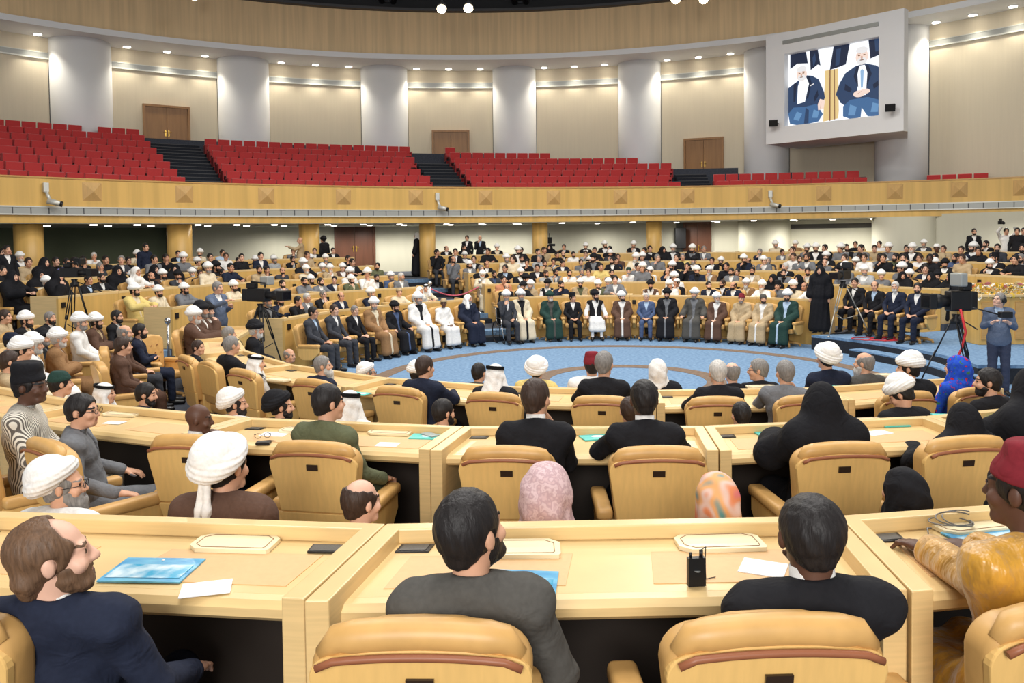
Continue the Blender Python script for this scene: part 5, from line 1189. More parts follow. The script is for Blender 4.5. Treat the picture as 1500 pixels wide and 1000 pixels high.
NEAR = [
    # x, y, row, hat, beard, outfit, pose, right arm, head turn, nod, heading offset, options, label
    (425, 534, 'nA', 'bg', 'n', 's:k/k', 'lap', None, -.9, 0, 0, {}, 'bald white-haired man in dark uniform, facing right at the edge of the carpet'),
    (541, 547, 'nA', 'tw', 'g', 'r:h/w', 'lap', None, -.8, 0, 0, {'flags': 'GB'}, 'man in round white turban with glasses in front of the first near desk row'),
    (702, 546, 'nA', 'hb', 'n', 's:h/g', 'lap', None, -.1, 0, 0, {}, 'dark-haired man seen from behind beside the white headcloth and black cord'),
    (787, 542, 'nA', 'tw', 'n', 'r:y/e', 'lap', None, 0.1, 0, 0, {'flags': 'B'}, 'man in white turban and cream-yellow robe, at the near edge of the carpet'),
    (867, 536, 'nA', 'cr', 'n', 'r:w/w', 'lap', None, .2, 0, 0, {}, 'man in white turban with red top, half hidden by a black suit'),
    (963, 542, 'nA', 'hjw', 'n', 'r:k/k', 'lap', None, 0, 0, 0, {}, 'woman in plain white headscarf and black gown by the blue carpet'),
    (1072, 546, 'nA', 'bg', 'n', 's:k/w', 'lap', None, 0, 0, 0, {'skin': 'p'}, 'pink balding man just right of the white-haired man, seen from behind'),
    (1110, 542, 'nA', 'hg', 'n', 's:k/w', 'lap', None, 1.2, 0, 0, {'flags': 'G'}, 'grey-haired man with glasses turning left in the near front row'),
    (1209, 524, 'nA', 'tw', 'n', 's:n/w', 'lap', None, -.1, 0, 0, {'flags': 'B'}, 'man in tall white turban and navy jacket beside the stage steps'),
    (1265, 532, 'nA', 'bg', 'lw', 's:h/w', 'lap', None, .5, 0, 0, {}, 'bald man with long white beard near the stage steps'),
    (611, 547, 'nA', 'tw', 'n', 'r:h/w', 'lap', None, 0, 0, 0, {}, 'white turban wearer mostly hidden behind the navy suit'),
    (348, 514, 'nA', 'ch', 'n', 'ch:k', 'lap', None, -.9, 0, 0, {}, 'elderly woman in black headcover at the left end of the near front row'),
    (474, 536, 'n1d', 'hg', 'lw', 's:n/w', 'rest', None, -.9, .1, 0, {}, 'white-bearded grey-haired man in navy suit, profile right at the first near desk'),
    (377, 542, 'n1d', 'ka', 'n', 'v:k/w', 'lap', None, -.7, 0, 0, {}, 'man in white headcloth with black cord and black vest, chair beside the left desks'),
    (292, 545, 'n1d', 'hd', 'n', 's:k/w', 'lap', None, -.8, 0, 0, {}, 'dark-suited short-haired man at the left end of the first near desk row'),
    (623, 538, 'n1d', 'hd', 'n', 's:n/w', 'desk', None, -.35, 0, 0, {}, 'man in navy suit with an earpiece leaning on the first near desk'),
    (727, 550, 'n1d', 'ka', 'n', 'r:k/y', 'lap', None, -.3, 0, 0, {}, 'man in draped white headcloth and black cord, yellow collar, middle of first desk row'),
    (885, 534, 'n1d', 'hg', 'n', 's:k/w', 'desk', None, -.2, 0, 0, {}, 'grey-haired man in black suit seen from behind at the first near desk'),
    (1051, 546, 'n1d', 'hw', 'n', 's:k/w', 'desk', None, .1, 0, 0, {}, 'white-haired man in dark suit seen from behind, first near desk row'),
    (1150, 546, 'n1d', 'hg', 'n', 's:g/w', 'desk', 'chin', .5, 0, 25, {}, 'grey-haired man in grey suit resting his cheek on his hand'),
    (1330, 540, 'n1d', 'tw', 'n', 'r:k/w', 'lap', None, .8, 0, 0, {}, 'man in white turban and black cloak leaning left by the first desk row'),
    (1400, 538, 'n1d', 'hjb', 'n', 'g:b', 'lap', None, .4, 0, 0, {'over': 'floral'}, 'woman in bright blue floral headscarf and dress beside the video operator'),
    (347, 592, 'n1a', 'tw', 'b', 'r:w/w', 'lap', None, -1.0, 0, 0, {'flags': 'B'}, 'man in big white turban with full dark beard, profile right, left of black turban'),
    (414, 596, 'n1a', 'tb', 'b', 'r:k/w', 'lap', None, -1.0, 0, 0, {'flags': 'B'}, 'man in large black turban with dark beard, behind the first near chairs'),
    (514, 592, 'n1a', 'ka', 'n', 'g:w', 'lap', None, -.2, 0, 0, {}, 'man in white headcloth half hidden by the green shirt'),
    (650, 604, 'n1a', 'hb', 'b', 's:n/w', 'lap', None, -.7, 0, 0, {}, 'dark-haired bearded man low behind the second desk, below the navy suit'),
    (922, 602, 'n1a', 'hd', 'n', 't:k', 'lap', None, 0, 0, 0, {}, 'small dark head beside the broad black suit in the second row'),
    (1085, 608, 'n1a', 'hb', 'n', 't:k', 'lap', None, 0, 0, 0, {}, 'black-haired head peeping over the second desk, right of middle'),
    (1319, 578, 'n1a', 'tw', 'n', 'r:k/w', 'lap', None, .7, -.5, 0, {}, 'man in white turban bowing his head over his black robe'),
    (1446, 560, 'n1a', 'hb', 'b', 's:k/k', 'lap', None, .8, 0, 0, {}, 'dark-haired bearded man in black near the right edge, profile left'),
    (155, 577, 'n1a', 'ka', 'n', 'g:w', 'lap', None, -.9, 0, 0, {}, 'man in white headcloth and dark cord behind the grey jacket'),
    (215, 578, 'n1a', 'hb', 'b', 's:n/w', 'lap', None, -.9, -.1, 0, {}, 'black-bearded man in navy suit behind the second desk on the left'),
    (46, 566, 'n2d', 'cb', 'n', 'g:l', 'lap', None, -.35, 0, 45, {'push': .45, 'wide': 1.12, 'skin': 'd', 'over': 'smock', 'fine': 2}, 'dark-skinned man in flat black cap and striped smock at the left edge'),
    (122, 602, 'n2d', 'hb', 'n', 's:g/g', 'rest', None, -.35, 0, 45, {'push': .5, 'wide': 1.14, 'fine': 2, 'flags': 'G'}, 'black-haired man in grey jacket leaning back in the second row'),
    (292, 614, 'n2d', 'bs', 'n', 's:n/w', 'desk', 'chin', -.7, -.1, 20, {'skin': 'd', 'fine': 2}, 'shaven dark-skinned man resting his cheek on his hand'),
    (482, 590, 'n2d', 'hb', 'n', 's:o/o', 'rest', None, -.55, 0, 10, {'fine': 2}, 'man with cropped hair and olive green shirt in the second row'),
    (785, 584, 'n2d', 'hd', 'n', 's:k/w', 'rest', 'chin', -.35, 0, 0, {'fine': 2}, 'man in black jacket with hand at his cheek, second row middle'),
    (943, 586, 'n2d', 'hb', 'n', 's:k/w', 'desk', None, 0.05, 0, 0, {'skin': 'd', 'fine': 2}, 'broad dark-skinned man in black suit with both elbows out, second row'),
    (1202, 590, 'n2d', 'ch', 'n', 'ch:k', 'desk', None, -.1, 0, 0, {'fine': 1}, 'woman in tall black chador at the second desk, right of middle'),
    (1408, 616, 'n2d', 'ch', 'n', 'ch:k', 'desk', None, .3, -.1, 0, {'fine': 1}, 'woman in black chador bending left, second row near the right edge'),
    (1508, 568, 'n2d', 'ch', 'n', 'ch:k', 'desk', 'chin', .3, 0, 0, {'fine': 1}, 'person in black cloth holding a phone up at the right edge'),
    (95, 712, 'n2a', 'tw', 'lg', 'r:w/w', 'lap', None, -1.1, .05, 0, {'flags': 'GB', 'fine': 2}, 'man in flat-topped white turban with glasses and grey beard, profile right'),
    (333, 684, 'n2a', 'tw', 'n', 'r:r/w', 'lap', None, -.3, 0, 0, {'flags': 'TB', 'fine': 2}, 'man in round white turban with a hanging tail over brown robe'),
    (530, 735, 'n2a', 'ba', 'n', 't:t', 'lap', None, -.7, 0, 0, {'fine': 2, 'skin': 'p', 'hairc': 'd'}, 'balding brown-haired man low between the second and third near rows'),
    (803, 724, 'n2a', 'hju', 'n', 'g:k', 'lap', None, -.3, 0, 0, {'fine': 2, 'over': 'pink'}, 'woman in pale pink patterned headscarf seen from behind'),
    (1048, 730, 'n2a', 'hju', 'n', 'g:k', 'lap', None, 0, 0, 0, {'fine': 2, 'over': 'multi'}, 'woman in orange and turquoise headscarf seen from behind'),
    (1320, 718, 'n2a', 'hjk', 'n', 'g:k', 'lap', None, .2, 0, 0, {'fine': 1}, 'person in plain black headscarf just in front of the third desk row'),
    (1470, 728, 'n2a', 'hjk', 'n', 'g:k', 'lap', None, .2, 0, 0, {'fine': 1}, 'person in black cloth half hidden behind the red cap'),
    (126, 806, 'n3d', 'hl', 'b', 's:n/w', 'rest', None, -1.15, .12, -8, {'fine': 3, 'skin': 'p', 'beardc': 'b', 'hairc': 'b', 'lean': -.28, 'wide': 1.08}, 'man with long brown receding hair and trimmed beard, navy suit, lower left'),
    (688, 778, 'n3d', 'hb', 'b', 's:h/h', 'rest', None, -.75, .22, -6, {'fine': 3, 'lean': -.2}, 'man with glossy black hair in dark grey suit looking up right, third row'),
    (1166, 782, 'n3d', 'hb', 'n', 's:k/w', 'rest', 'chin', -.1, 0, 0, {'fine': 3, 'skin': 'd', 'lean': -.15, 'wide': 1.14}, 'man with short black hair in black suit seen from behind, third row'),
    (1498, 718, 'n3d', 'fz', 'n', 'g:y', 'desk', None, .5, 0, 0, {'fine': 3, 'skin': 'd', 'over': 'gold'}, 'man in dark red cap and shiny gold robe at the right edge'),
]
NEARP = {}
for (x, y, row, hat, beard, outfit, pose, right, yaw, nod, off, opt, label) in NEAR:
    k, c, R, L = ROW[row]
    cand = ring_pts(x, y, c, R); p = cand[0]; ph = wrapped(phi_of(p, c))
    ln = opt.get('lean', 0.0); dv = on_ring((0, 0), 1, ph)
    if opt.get('push'): p = (p[0] + dv.x * opt['push'], p[1] + dv.y * opt['push']); v_ = ray(x, y); p = (v_.x / v_.y * p[1], p[1])
    need = height_at(x, y, (p[0] - dv.x * ln * .7, p[1] - dv.y * ln * .7)) - L; sc = max(.86, min(1.12, need / 1.245)); TAKEN.setdefault(row, []).append(p)
    ov = {'smock': {'gown': M_SMOCK}, 'pink': {'headscarf': M_PINK, 'hs': 1.32}, 'multi': {'headscarf': M_MULTI, 'hs': 1.12}, 'floral': {'headscarf': M_FLORAL, 'gown': M_FLORAL}, 'gold': {'gown': M_GOLD}}.get(opt.get('over'), {})
    Kc = None
    if opt.get('over') == 'gold':
        Kc = skel('desk', yaw, nod); rot = Matrix.Rotation(rad(ph + 180 + off), 3, 'Z')
        loc = lambda w: tuple((rot @ (Vector(w) - Vector((p[0], p[1], L)))) / sc)
        wr = floor_pt(1362, 806, tier_L(3) + .90); ha = floor_pt(1338, 796, tier_L(3) + .90); el = floor_pt(1432, 850, tier_L(3) + .93)
        Kc['wrl'], Kc['hal'], Kc['ell'] = loc(wr), loc(ha), loc(el)
    root, K = person(p, ph + 180 + off, L, hat, beard, outfit, pose, right, yaw, nod, ln, sc, False, opt.get('skin', 'l'), opt.get('fine', 1), opt.get('flags', ''), None, label=label, hairc=opt.get('hairc'), beardc=opt.get('beardc'), wide=opt.get('wide', 1.0), over=ov, K=Kc, uid=label if Kc else None,
                     group='people on the near side')
    NEARP[(x, y)] = (root, K, p, ph, sc, label)
    if sc <= .861 or sc > 1.1: print('NEAR', x, y, row, 'need %.2f sc %.2f' % (need, sc), 'ph %.0f' % ph)

# people of the left near block, seen from behind their left shoulders
LEFTP = [(119, 473, 13.8, 1, 'tw', 'g', 'g:w', 'white-gowned man in white turban with grey beard, left of the middle aisle'), (142, 472, 14.6, 1, 'tw', 'b', 'r:r/t', 'bearded man in white turban and brown robe behind the white gown'),
    (172, 464, 15.4, 1, 'hb', 'b', 's:k/w', 'dark-haired man in black suit upright by the chrome rope posts'), (184, 488, 12.4, 1, 'bg', 'g', 't:r', 'bald grey man in brown, left of the navy suit'), (206, 485, 13.0, 1, 'hb', 'b', 's:n/w', 'bearded man in navy suit and white shirt beside the bald man'),
    (181, 507, 10.9, 1, 'hd', 'n', 's:r/w', 'man in brown jacket with folded arms in a turned tan chair'), (64, 496, 12.7, 1, 'tb', 'g', 'r:k/g', 'grey-bearded man in black turban in the left lower crowd'), (87, 497, 12.0, 1, 'tw', 'w', 'r:m/w', 'man in white turban and camel robe over white, left crowd'),
    (51, 506, 11.1, 1, 'tw', 'w', 'r:w/k', 'man in white turban and white cloak over black, left crowd'), (34, 514, 10.3, 1, 'tw', 'n', 'g:e', 'man in plain white turban and cream gown near the left edge'), (19, 500, 11.6, 1, 'cs', 'n', 'g:l', 'man in dark striped cap near the left edge'),
    (16, 530, 9.4, 1, 'hd', 'b', 't:t', 'bearded man in tan shirt at the left edge behind the black cap'), (90, 562, 8.1, 1, 'cgn', 'n', 'g:l', 'man in green flat cap hidden behind the grey jacket'), (8, 464, 15.0, 1, 'hd', 'n', 't:t', 'man in tan shirt at the left edge, upper crowd'),
    (40, 470, 14.6, 1, 'tw', 'b', 'r:k/e', 'bearded man in white turban and black cloak, upper left crowd'), (74, 466, 15.6, 1, 'hg', 'b', 's:k/w', 'grey-haired bearded man in black suit, upper left crowd')]
for i, (x, y, z, k, hat, beard, outfit, label) in enumerate(LEFTP):
    v = ray(x, y); p = (v.x / v.y * z, z); L = tier_L(k); ph = phi_of(p, AC)
    need = height_at(x, y, p) - L
    person(p, ph + 180, L, hat, beard, outfit, ('lap', 'fold', 'rest')[i % 3], None, (-.2, 0, -.1)[i % 3], 0, 0, max(.88, min(1.08, need / 1.245)), False, 'l', 1, '', None, label=label, group='people of the left near block')
    chair(p, ph, L, 'mid' if i < 8 else 'far', 'tan armchair of the ' + ' '.join(label.replace(',', '').split()[:10]), 'armchairs of the left near block')
for (x, y, z, face, label) in ((236, 492, 13.6, 110, 'empty tufted tan armchair in the left aisle before the brown robe'), (14, 478, 11.2, 60, 'empty tufted tan armchair at the left edge')):
    v = ray(x, y); p = (v.x / v.y * z, z); chair(p, face - 180, tier_L(1), 'mid', label, 'empty armchairs')
# ---------------------------------------------------------------- armchairs on this side (row, photo x of the back's middle, turn, label)
NCH = [('n3d', 612, 0, 'tan armchair with brown piping under the grey suit, bottom middle'), ('n3d', 1132, 0, 'tan armchair with brown piping under the black suit, bottom right'),
       ('n3d', -130, 0, 'tan armchair behind the navy suit, cut by the lower left corner'), ('n3d', 1590, 0, 'tan armchair under the gold robe, cut by the right edge'),
       ('n2d', 742, 0, 'tan armchair behind the black jacket, second row middle'), ('n2d', 963, 0, 'tan armchair behind the broad black suit, second row'), ('n2d', 1232, 0, 'tan armchair behind the tall chador, second row'),
       ('n2d', 1412, 0, 'tan armchair behind the bending chador, second row right'), ('n2d', 460, 0, 'tan armchair behind the green shirt, second row'), ('n2d', 272, 0.1, 'tan armchair behind the shaven man, second row left'),
       ('n2d', 84, -0.35, 'tan armchair turned right behind the grey jacket'), ('n2d', -30, -0.4, 'tan armchair under the striped smock at the left edge'), ('n2d', 1590, 0, 'tan armchair of the phone holder at the right edge'),
       ('n1d', 585, 0, 'tan armchair behind the navy suit with earpiece, first row'), ('n1d', 724, 0, 'tan armchair behind the corded headcloth, first row middle'), ('n1d', 882, 0, 'tan armchair behind the grey-haired black suit, first row'),
       ('n1d', 1050, 0, 'tan armchair behind the white-haired man, first row'), ('n1d', 1180, 0, 'tan armchair of the grey suit with resting cheek'), ('n1d', 1328, 0, 'tan armchair behind the leaning white turban, right part of first row'),
       ('n1d', 1432, 0, 'tan armchair beside the blue floral scarf'), ('n1d', 460, 0, 'tan armchair behind the white-bearded navy suit, first row'), ('n1d', 358, 0, 'tan armchair behind the black vest, first row left'), ('n1d', 276, 0, 'tan armchair behind the dark suit, left end of first row')]
for row, x, turn, label in NCH:
    k, c, R, L = ROW[row]
    ex = .4 if 'grey jacket' in label or 'smock' in label else 0
    q = ring_pts(x, 600, c, R + ex + 0.34)[0]; ph = phi_of(q, c); p = on_ring(c, R + ex + 0.02, ph)
    chair(p, ph, L, 'full', label, 'tan armchairs of the near desk rows', turn)
for (x, y), (root, K, p, ph, sc, lab) in NEARP.items():
    row = [r for (a, b, r, *_) in NEAR if (a, b) == (x, y)][0]
    if row[-1] in 'aA':
        chair(p, ph, ROW[row][3], 'far', 'low tan armchair occupied by the ' + ' '.join(lab.replace(',', '').split()[:9]), 'armchairs between the near desk rows')
# ---------------------------------------------------------------- people who stand, the wheelchair, the four on the stage
def stand_at(x, row, face, hat, beard, outfit, label, pose='hang', right=None, yaw=0.0, ph_off=0.0, y=None, **kw):
    k, c, R, L = ROW[row]; p = ring_pts(x, 350, c, R)[-1]; sc = 1.0
    if y:
        need = height_at(x, y, p) - L; sc = max(.94, min(1.08, need / 1.665))
    TAKEN.setdefault(row, []).append(p)
    return person(p, face, L, hat, beard, outfit, pose, right, yaw, 0, 0, sc, True, label=label, group='standing people', **kw)
q = ray(611, 375); q = Vector((q.x / q.y * 34.0, 34.0, 0))
person((q.x, q.y), -70, 1.3, 'kw', 'n', 'r:k/k', 'hang', None, 0, 0, 0, 1.02, True, label='man standing in long black robe and white headcloth by the wood pillar', group='standing people')
stand_at(473, '5a', -60, 'tb', 'n', 'r:k/k', 'man standing in black turban and black cloak before the brown double door', y=352)
stand_at(439, '5d', -100, 'bs', 'n', 's:t/t', 'shaven man standing in tan shirt with a camera beside the wood pillar', pose='reach', y=357)
stand_at(703, '5a', 180, 'bs', 'n', 's:k/i', 'man standing in black suit with hand at face behind the last far rows', right='chin', y=349)
stand_at(684, '5a', 190, 'hd', 'n', 's:k/w', 'dark-haired man standing in black suit left of the hand-at-face man', y=356)
stand_at(213, '4a', 120, 'hb', 'n', 's:n/n', 'man standing in navy shirt between the far left wood pillars', y=362)
stand_at(1427, '5a', 200, 'hb', 'b', 's:k/w', 'bearded man standing in black suit at the back right', y=343)
stand_at(1474, '5a', 200, 'hb', 'n', 't:w/t', 'man in white shirt raising a camera above his head at the back right', pose='up', y=346)
stand_at(1490, '5d', 215, 'hb', 'n', 's:k/k', 'dark-haired man standing in black left of the right picture edge', y=346)
stand_at(1499, '5a', 215, 'hb', 'n', 's:k/w', 'dark-haired man standing in black suit at the right picture edge', y=341)
stand_at(10, '4a', 120, 'hb', 'n', 's:k/w', 'man standing in dark suit at the far left picture edge', y=366)
# operator of the left video camera
person((-5.97, 16.6), 120, 0.26, 'hg', 'n', 's:z/w', 'hold', 'reach', .2, 0, 0, 1.0, True, 'l', 1, '', None, label='video operator in blue-grey suit with headphones at the left video camera', group='video operators')
# operator of the big video camera on the right
OPR, OPK = person((8.55, 14.35), 205, 0.0, 'hg', 'n', 's:z/i', 'hold', None, -.8, .25, 0, 1.0, True, 'p', 2, 'G', None, over={'pants': cloth((62, 68, 88))}, label='grey-haired video operator in blue-grey suit with headset beside the big camera', group='video operators')
hp = MB()
hp.tube([(math.cos(t) * .092, -.01, .02 + math.sin(t) * .11) for t in [PI * i / 12 for i in range(13)]], .008, 6)
for s in (-1, 1): hp.tube([(s * .082, -.01, .0), (s * .108, -.01, .0)], .042, 14)
hp.tube([(-.1, 0, -.01), (-.09, .07, -.06), (-.04, .11, -.075)], .005, 6)
hp_me = hp.mesh('headset', M_DARK)
link_mesh('headset', hp_me, OPR, HP(OPK, (0, 0, 0)), HR(OPK).to_euler())
# black-clad camera woman at the tripod on the stage
person((7.75, 20.6), 215, 0.36, 'hjk', 'n', 'ch:k', 'hang', None, 0, 0, 0, .95, True, label='camera woman in black chador standing on the stage edge', group='video operators')
# four suited men on the stage, in a row facing the arena
for i, (x, y, hat, beard, out, tie, ti) in enumerate([(1252, 414, 'hb', 'n', 's:k/w', 'k', 'farthest'), (1281, 419, 'ba', 'n', 's:k/i', 'b', 'second farthest, balding'), (1311, 420, 'hw', 'w', 's:n/w', None, 'white-bearded, navy jacket'), (1344, 422, 'hb', 'b', 's:n/w', 'x', 'nearest, crossed legs')]):
    X = 8.55 + i * .26; Z = 20.95 - i * .74
    v = ray(x, y); z = Z; X = v.x / v.y * Z
    need = height_at(x, y, (X, Z)) - 0.36
    person((X, Z), 232, 0.36, hat, beard, out, 'lap', None, .25, 0, 0, max(.94, min(1.08, need / 1.245)), False, 'l', 1, '', tie, label='suited man seated on the stage row, ' + ti, group='seated people on the stage')
    chair((X, Z), 52, 0.36, 'mid', 'tan armchair on the stage under the suited man, ' + ti, 'armchairs on the stage')
# man in the wheelchair, between the two halves of the front row
wp = ring_pts(742, 440, AC, 6.55)[-1]; wph = phi_of(wp, AC)
person(wp, wph + 180, 0.02, 'tw', 'g', 's:c/w', 'lap', 'chin', -.3, 0, 0, 1.0, False, 'l', 1, 'G', None, label='elderly man in white turban, scarf and charcoal suit sitting in the wheelchair', group='seated people, far front row')
wc = empty('wheelchair', (wp[0], wp[1], 0), -rad(wph), 'black wheelchair under the charcoal suit man between the front row halves', 'wheelchair')
f = MB(); f.box((0, -.02, .455), (.42, .42, .05)); f.build('seat', M_DARK, wc); f = MB(); f.box((0, .22, .72), (.42, .04, .46)); f.build('backrest', M_DARK, wc)
for s in (-1, 1):
    f = MB(); f.tube([(s * .27, .12 + .29 * math.cos(t), .30 + .29 * math.sin(t)) for t in [2 * PI * i / 28 for i in range(29)]], .016, 6)
    for j in range(8): t = 2 * PI * j / 8; f.tube([(s * .27, .12, .30), (s * .27, .12 + .28 * math.cos(t), .30 + .28 * math.sin(t))], .003, 4)
    f.build('wheel', M_DARK, wc)
    f = MB(); f.tube([(s * .2, -.28 + .07 * math.cos(t), .08 + .07 * math.sin(t)) for t in [2 * PI * i / 14 for i in range(15)]], .014, 6); f.build('caster', M_DARK, wc)
    f = MB(); f.tube([(s * .22, .25, .95), (s * .22, .22, .45), (s * .22, -.2, .45), (s * .21, -.3, .16)], .013, 6); f.tube([(s * .22, .22, .68), (s * .22, -.15, .68), (s * .22, -.2, .45)], .013, 6); f.tube([(s * .22, .25, .95), (s * .22, .36, .95)], .016, 6); f.build('side_frame', M_CHROME, wc)
    f = MB(); f.box((s * .1, -.42, .1), (.14, .16, .02)); f.build('footrest', M_DARK, wc)
# ---------------------------------------------------------------- video cameras on tripods
def tripod(name, p, L, apex, spread, m, label, mids=True, phase=0.3, group='tripods'):
    e = empty('tripod', (p[0], p[1], L), 0, label, 'tripod', group)
    for i in range(3):
        a = phase + 2 * PI * i / 3; d = Vector((math.cos(a), math.sin(a), 0)); f = MB(); top = Vector((0, 0, apex)) + d * .07; ft = d * spread; mid = top.lerp(ft, .5); s = Vector((-d.y, d.x, 0)) * .03
        f.tube([top + s, mid + s], .014, 6); f.tube([top - s, mid - s], .014, 6); f.tube([mid - d * .02 + Vector((0, 0, .08)), ft], .016, 6); f.tube([mid + s, mid - s], .016, 6); f.lathe([(.03, 0), (.03, .03)], 8, (ft.x, ft.y, 0))
        f.build('leg', m, e)
    f = MB(); f.lathe([(.09, apex - .05), (.09, apex + .02), (.05, apex + .06), (.07, apex + .12)], 14); f.build('head', M_DARK, e)
    if mids:
        f = MB()
        for i in range(3):
            a = phase + 2 * PI * i / 3; d = Vector((math.cos(a), math.sin(a), 0)); f.tube([Vector((0, 0, apex * .33)), d * spread * .55 + Vector((0, 0, apex * .42))], .01, 6)
        f.build('spreader', m, e)
    f = MB(); f.tube([(0, 0, apex + .08), (.25, .1, apex - .05), (.5, .2, apex - .18)], .012, 6); f.build('pan_handle', M_DARK, e)
    return e
def video_camera(p, z, heading, s, label, group='video cameras', grey=False):
    """lens points along heading; local +Y forward"""
    e = empty('video_camera', (p[0], p[1], z), -rad(heading), label, 'video camera', group); e.scale = s if isinstance(s, tuple) else (s,) * 3
    f = MB(); f.box((0, -.05, .16), (.16, .46, .24)); f.box((0, -.20, .33), (.12, .2, .10)); f.build('camera_body', M_DARK, e, .02)
    f = MB(); f.tube([(0, .16, .16), (0, .30, .16), (0, .34, .16), (0, .52, .16)], [.07, .075, .09, .095], 16); f.build('lens', M_DARK, e)
    f = MB(); f.box((0, .58, .16), (.24, .14, .18)); f.mi = 1; f.box((0, .652, .16), (.20, .004, .14)); f.build('matte_box', [M_DARK, mat('lens_glass', (16, 18, 26), .1)], e, .01)
    f = MB(); f.tube([(0, .12, .30), (0, .12, .38), (0, -.22, .40), (0, -.22, .30)], .018, 8); f.build('top_handle', M_DARK, e)
    f = MB(); f.box((-.12, .06, .42), (.22, .18, .16), 0.2); f.build('viewfinder', M_GREYM if grey else M_DARK, e, .02)
    f = MB(); f.box((0, -.34, .16), (.13, .14, .22)); f.build('battery', M_DARK, e, .015)
    return e
# big studio camera at the right, its operator beside it
tp = (7.95, 14.65)
tripod('tripod', tp, 0.0, 1.28, .62, M_DARK, 'black tripod of the big video camera in front of the stage', phase=.5)
video_camera(tp, 1.40, -95, (1.3, .88, 1.5), 'big black studio video camera pointing left, with pale viewfinder hood', grey=True)
f = MB(); f.tube([(7.95, 14.5, 1.5), (8.02, 14.45, 1.1), (7.93, 14.42, .8), (7.75, 14.4, .45), (7.62, 14.38, .2), (7.55, 14.3, .02)], .022, 8); tag(f.build('camera_cable', mat('red_cable', (196, 40, 48), .45)), 'red cable hanging from the big video camera', 'cable')
# monitor controller in the operator's hands
h1 = OPR.matrix_basis @ Vector(OPK['hal'])
f = MB(); f.box((0, 0, 0), (.2, .12, .1)); f.tube([(-.1, 0, 0), (-.5, .15, .12)], .014, 6); tag(f.build('pan_bar_controller', M_DARK, None, .01, (h1.x - .06, h1.y - .1, h1.z + .1)), 'black controller in the hands of the headset operator', 'controller')
# silver tripod on the stage with a black camcorder, red cable loops at its feet
t2 = (8.15, 20.15)
tripod('tripod', t2, 0.36, 1.22, .62, mat('silver_tube', (178, 174, 164), .35, .6), 'silver tripod with two-tube legs on the stage', phase=-.4)
video_camera(t2, .36 + 1.34, 222, .95, 'black video camera on the silver stage tripod')
f = MB(); pts = []
for i in range(60):
    t = i / 59 * 5 * PI; pts.append((8.3 + .14 * i / 10 + .42 * math.cos(t), 19.2 + .1 * math.sin(i / 7) + .28 * math.sin(t), .375 + .004 * (i % 3)))
f.tube(pts, .012, 6); tag(f.build('cable', MATS['red_cable']), 'loops of red cable on the stage by the silver tripod', 'cable')
# left video camera
t3 = (-5.1, 16.55)
tripod('tripod', t3, 0.26, 1.22, .5, M_DARK, 'black tripod with many cables at the left aisle', phase=.9)
video_camera(t3, .26 + 1.34, 118, 1.1, 'black video camera of the left operator, pale hood on top', grey=True)
# small camera at the far left on a tall tripod
cpos = ring_pts(110, 440, tier_c(3), tier_R(3) - .5)[-1]
t4 = (cpos[0], cpos[1]); L4 = tier_L(2)
tripod('tripod', t4, L4, 1.45, .42, M_DARK, 'tall black tripod among the far left desks', phase=.2)
video_camera(t4, L4 + 1.57, 110, .9, 'small black video camera on the far left tripod')
# still cameras held by photographers
up = ring_pts(1466, 326, ROW['5a'][1], ROW['5a'][2] - .3)[-1]; zz = height_at(1466, 326, up)
f = MB(); f.box((0, 0, 0), (.16, .09, .11)); f.tube([(0, -.04, 0), (0, -.18, -.02)], [.045, .05], 12); f.box((0, .02, .1), (.07, .1, .08)); tag(f.build('photo_camera', M_DARK, None, .01, (up[0], up[1], zz)), 'black photo camera held high by the man in white shirt', 'camera')
sp = ring_pts(805, 355, WC, LR - 1.2)[-1]; zz = height_at(805, 355, sp)
f = MB(); f.box((0, 0, .1), (.2, .14, .3), .2); f.tube([(0, 0, -.3), (0, 0, .45)], .02, 6); f.box((.12, 0, -.12), (.3, .08, .12), .4); e = f.build('light_stand', M_DARK, None, .01, (sp[0], sp[1], zz)); tag(e, 'black video light on a pole behind the last rows beside a wood pillar', 'light stand')
f = MB(); f.tube([(sp[0], sp[1], 1.2), (sp[0], sp[1], zz - .28)], .018, 6); f.build('pole', M_DARK).parent = e; e.children[0].matrix_parent_inverse = Matrix.Translation((-sp[0], -sp[1], -zz))
# ---------------------------------------------------------------- rope barriers
def stanchion(p, L, label, m=M_CHROME, h=.92):
    e = empty('barrier_post', (p[0], p[1], L), 0, label, 'barrier post', 'barrier posts')
    f = MB(); f.lathe([(.16, 0), (.16, .02), (.04, .05)], 18); f.build('base', m, e)
    f = MB(); f.lathe([(.025, .04), (.025, h)], 12); f.build('post', m, e)
    f = MB(); f.lathe([(.03, h), (.05, h + .02), (.07, h + .07), (.05, h + .12), (.01, h + .14)], 14); f.build('finial', m, e)
    return e
c1, c2 = tier_c(2), tier_c(3)
s1 = on_ring(tier_c(2), tier_R(2) + .2, -28.2); s2 = on_ring(tier_c(2), tier_R(2) + .5, -18.4); Ls = tier_L(2)
stanchion(s1, Ls, 'chrome rope post on the aisle steps, left one'); stanchion(s2, Ls, 'chrome rope post on the aisle steps, right one')
f = MB(); f.tube([(s1.x + (s2.x - s1.x) * t, s1.y + (s2.y - s1.y) * t, Ls + .84 - .26 * math.sin(PI * t)) for t in [i / 14 for i in range(15)]], .022, 8); tag(f.build('rope', mat('pink_red_rope', (196, 92, 108), .7)), 'pink-red rope sagging between the aisle posts', 'rope')
s3 = on_ring(tier_c(1), tier_R(1) + 1.3, -86); s4 = on_ring(tier_c(1), tier_R(1) + 2.1, -86.5)
stanchion(s3, tier_L(1), 'chrome rope post near the left video operator'); stanchion(s4, tier_L(1), 'second chrome rope post of the left aisle')
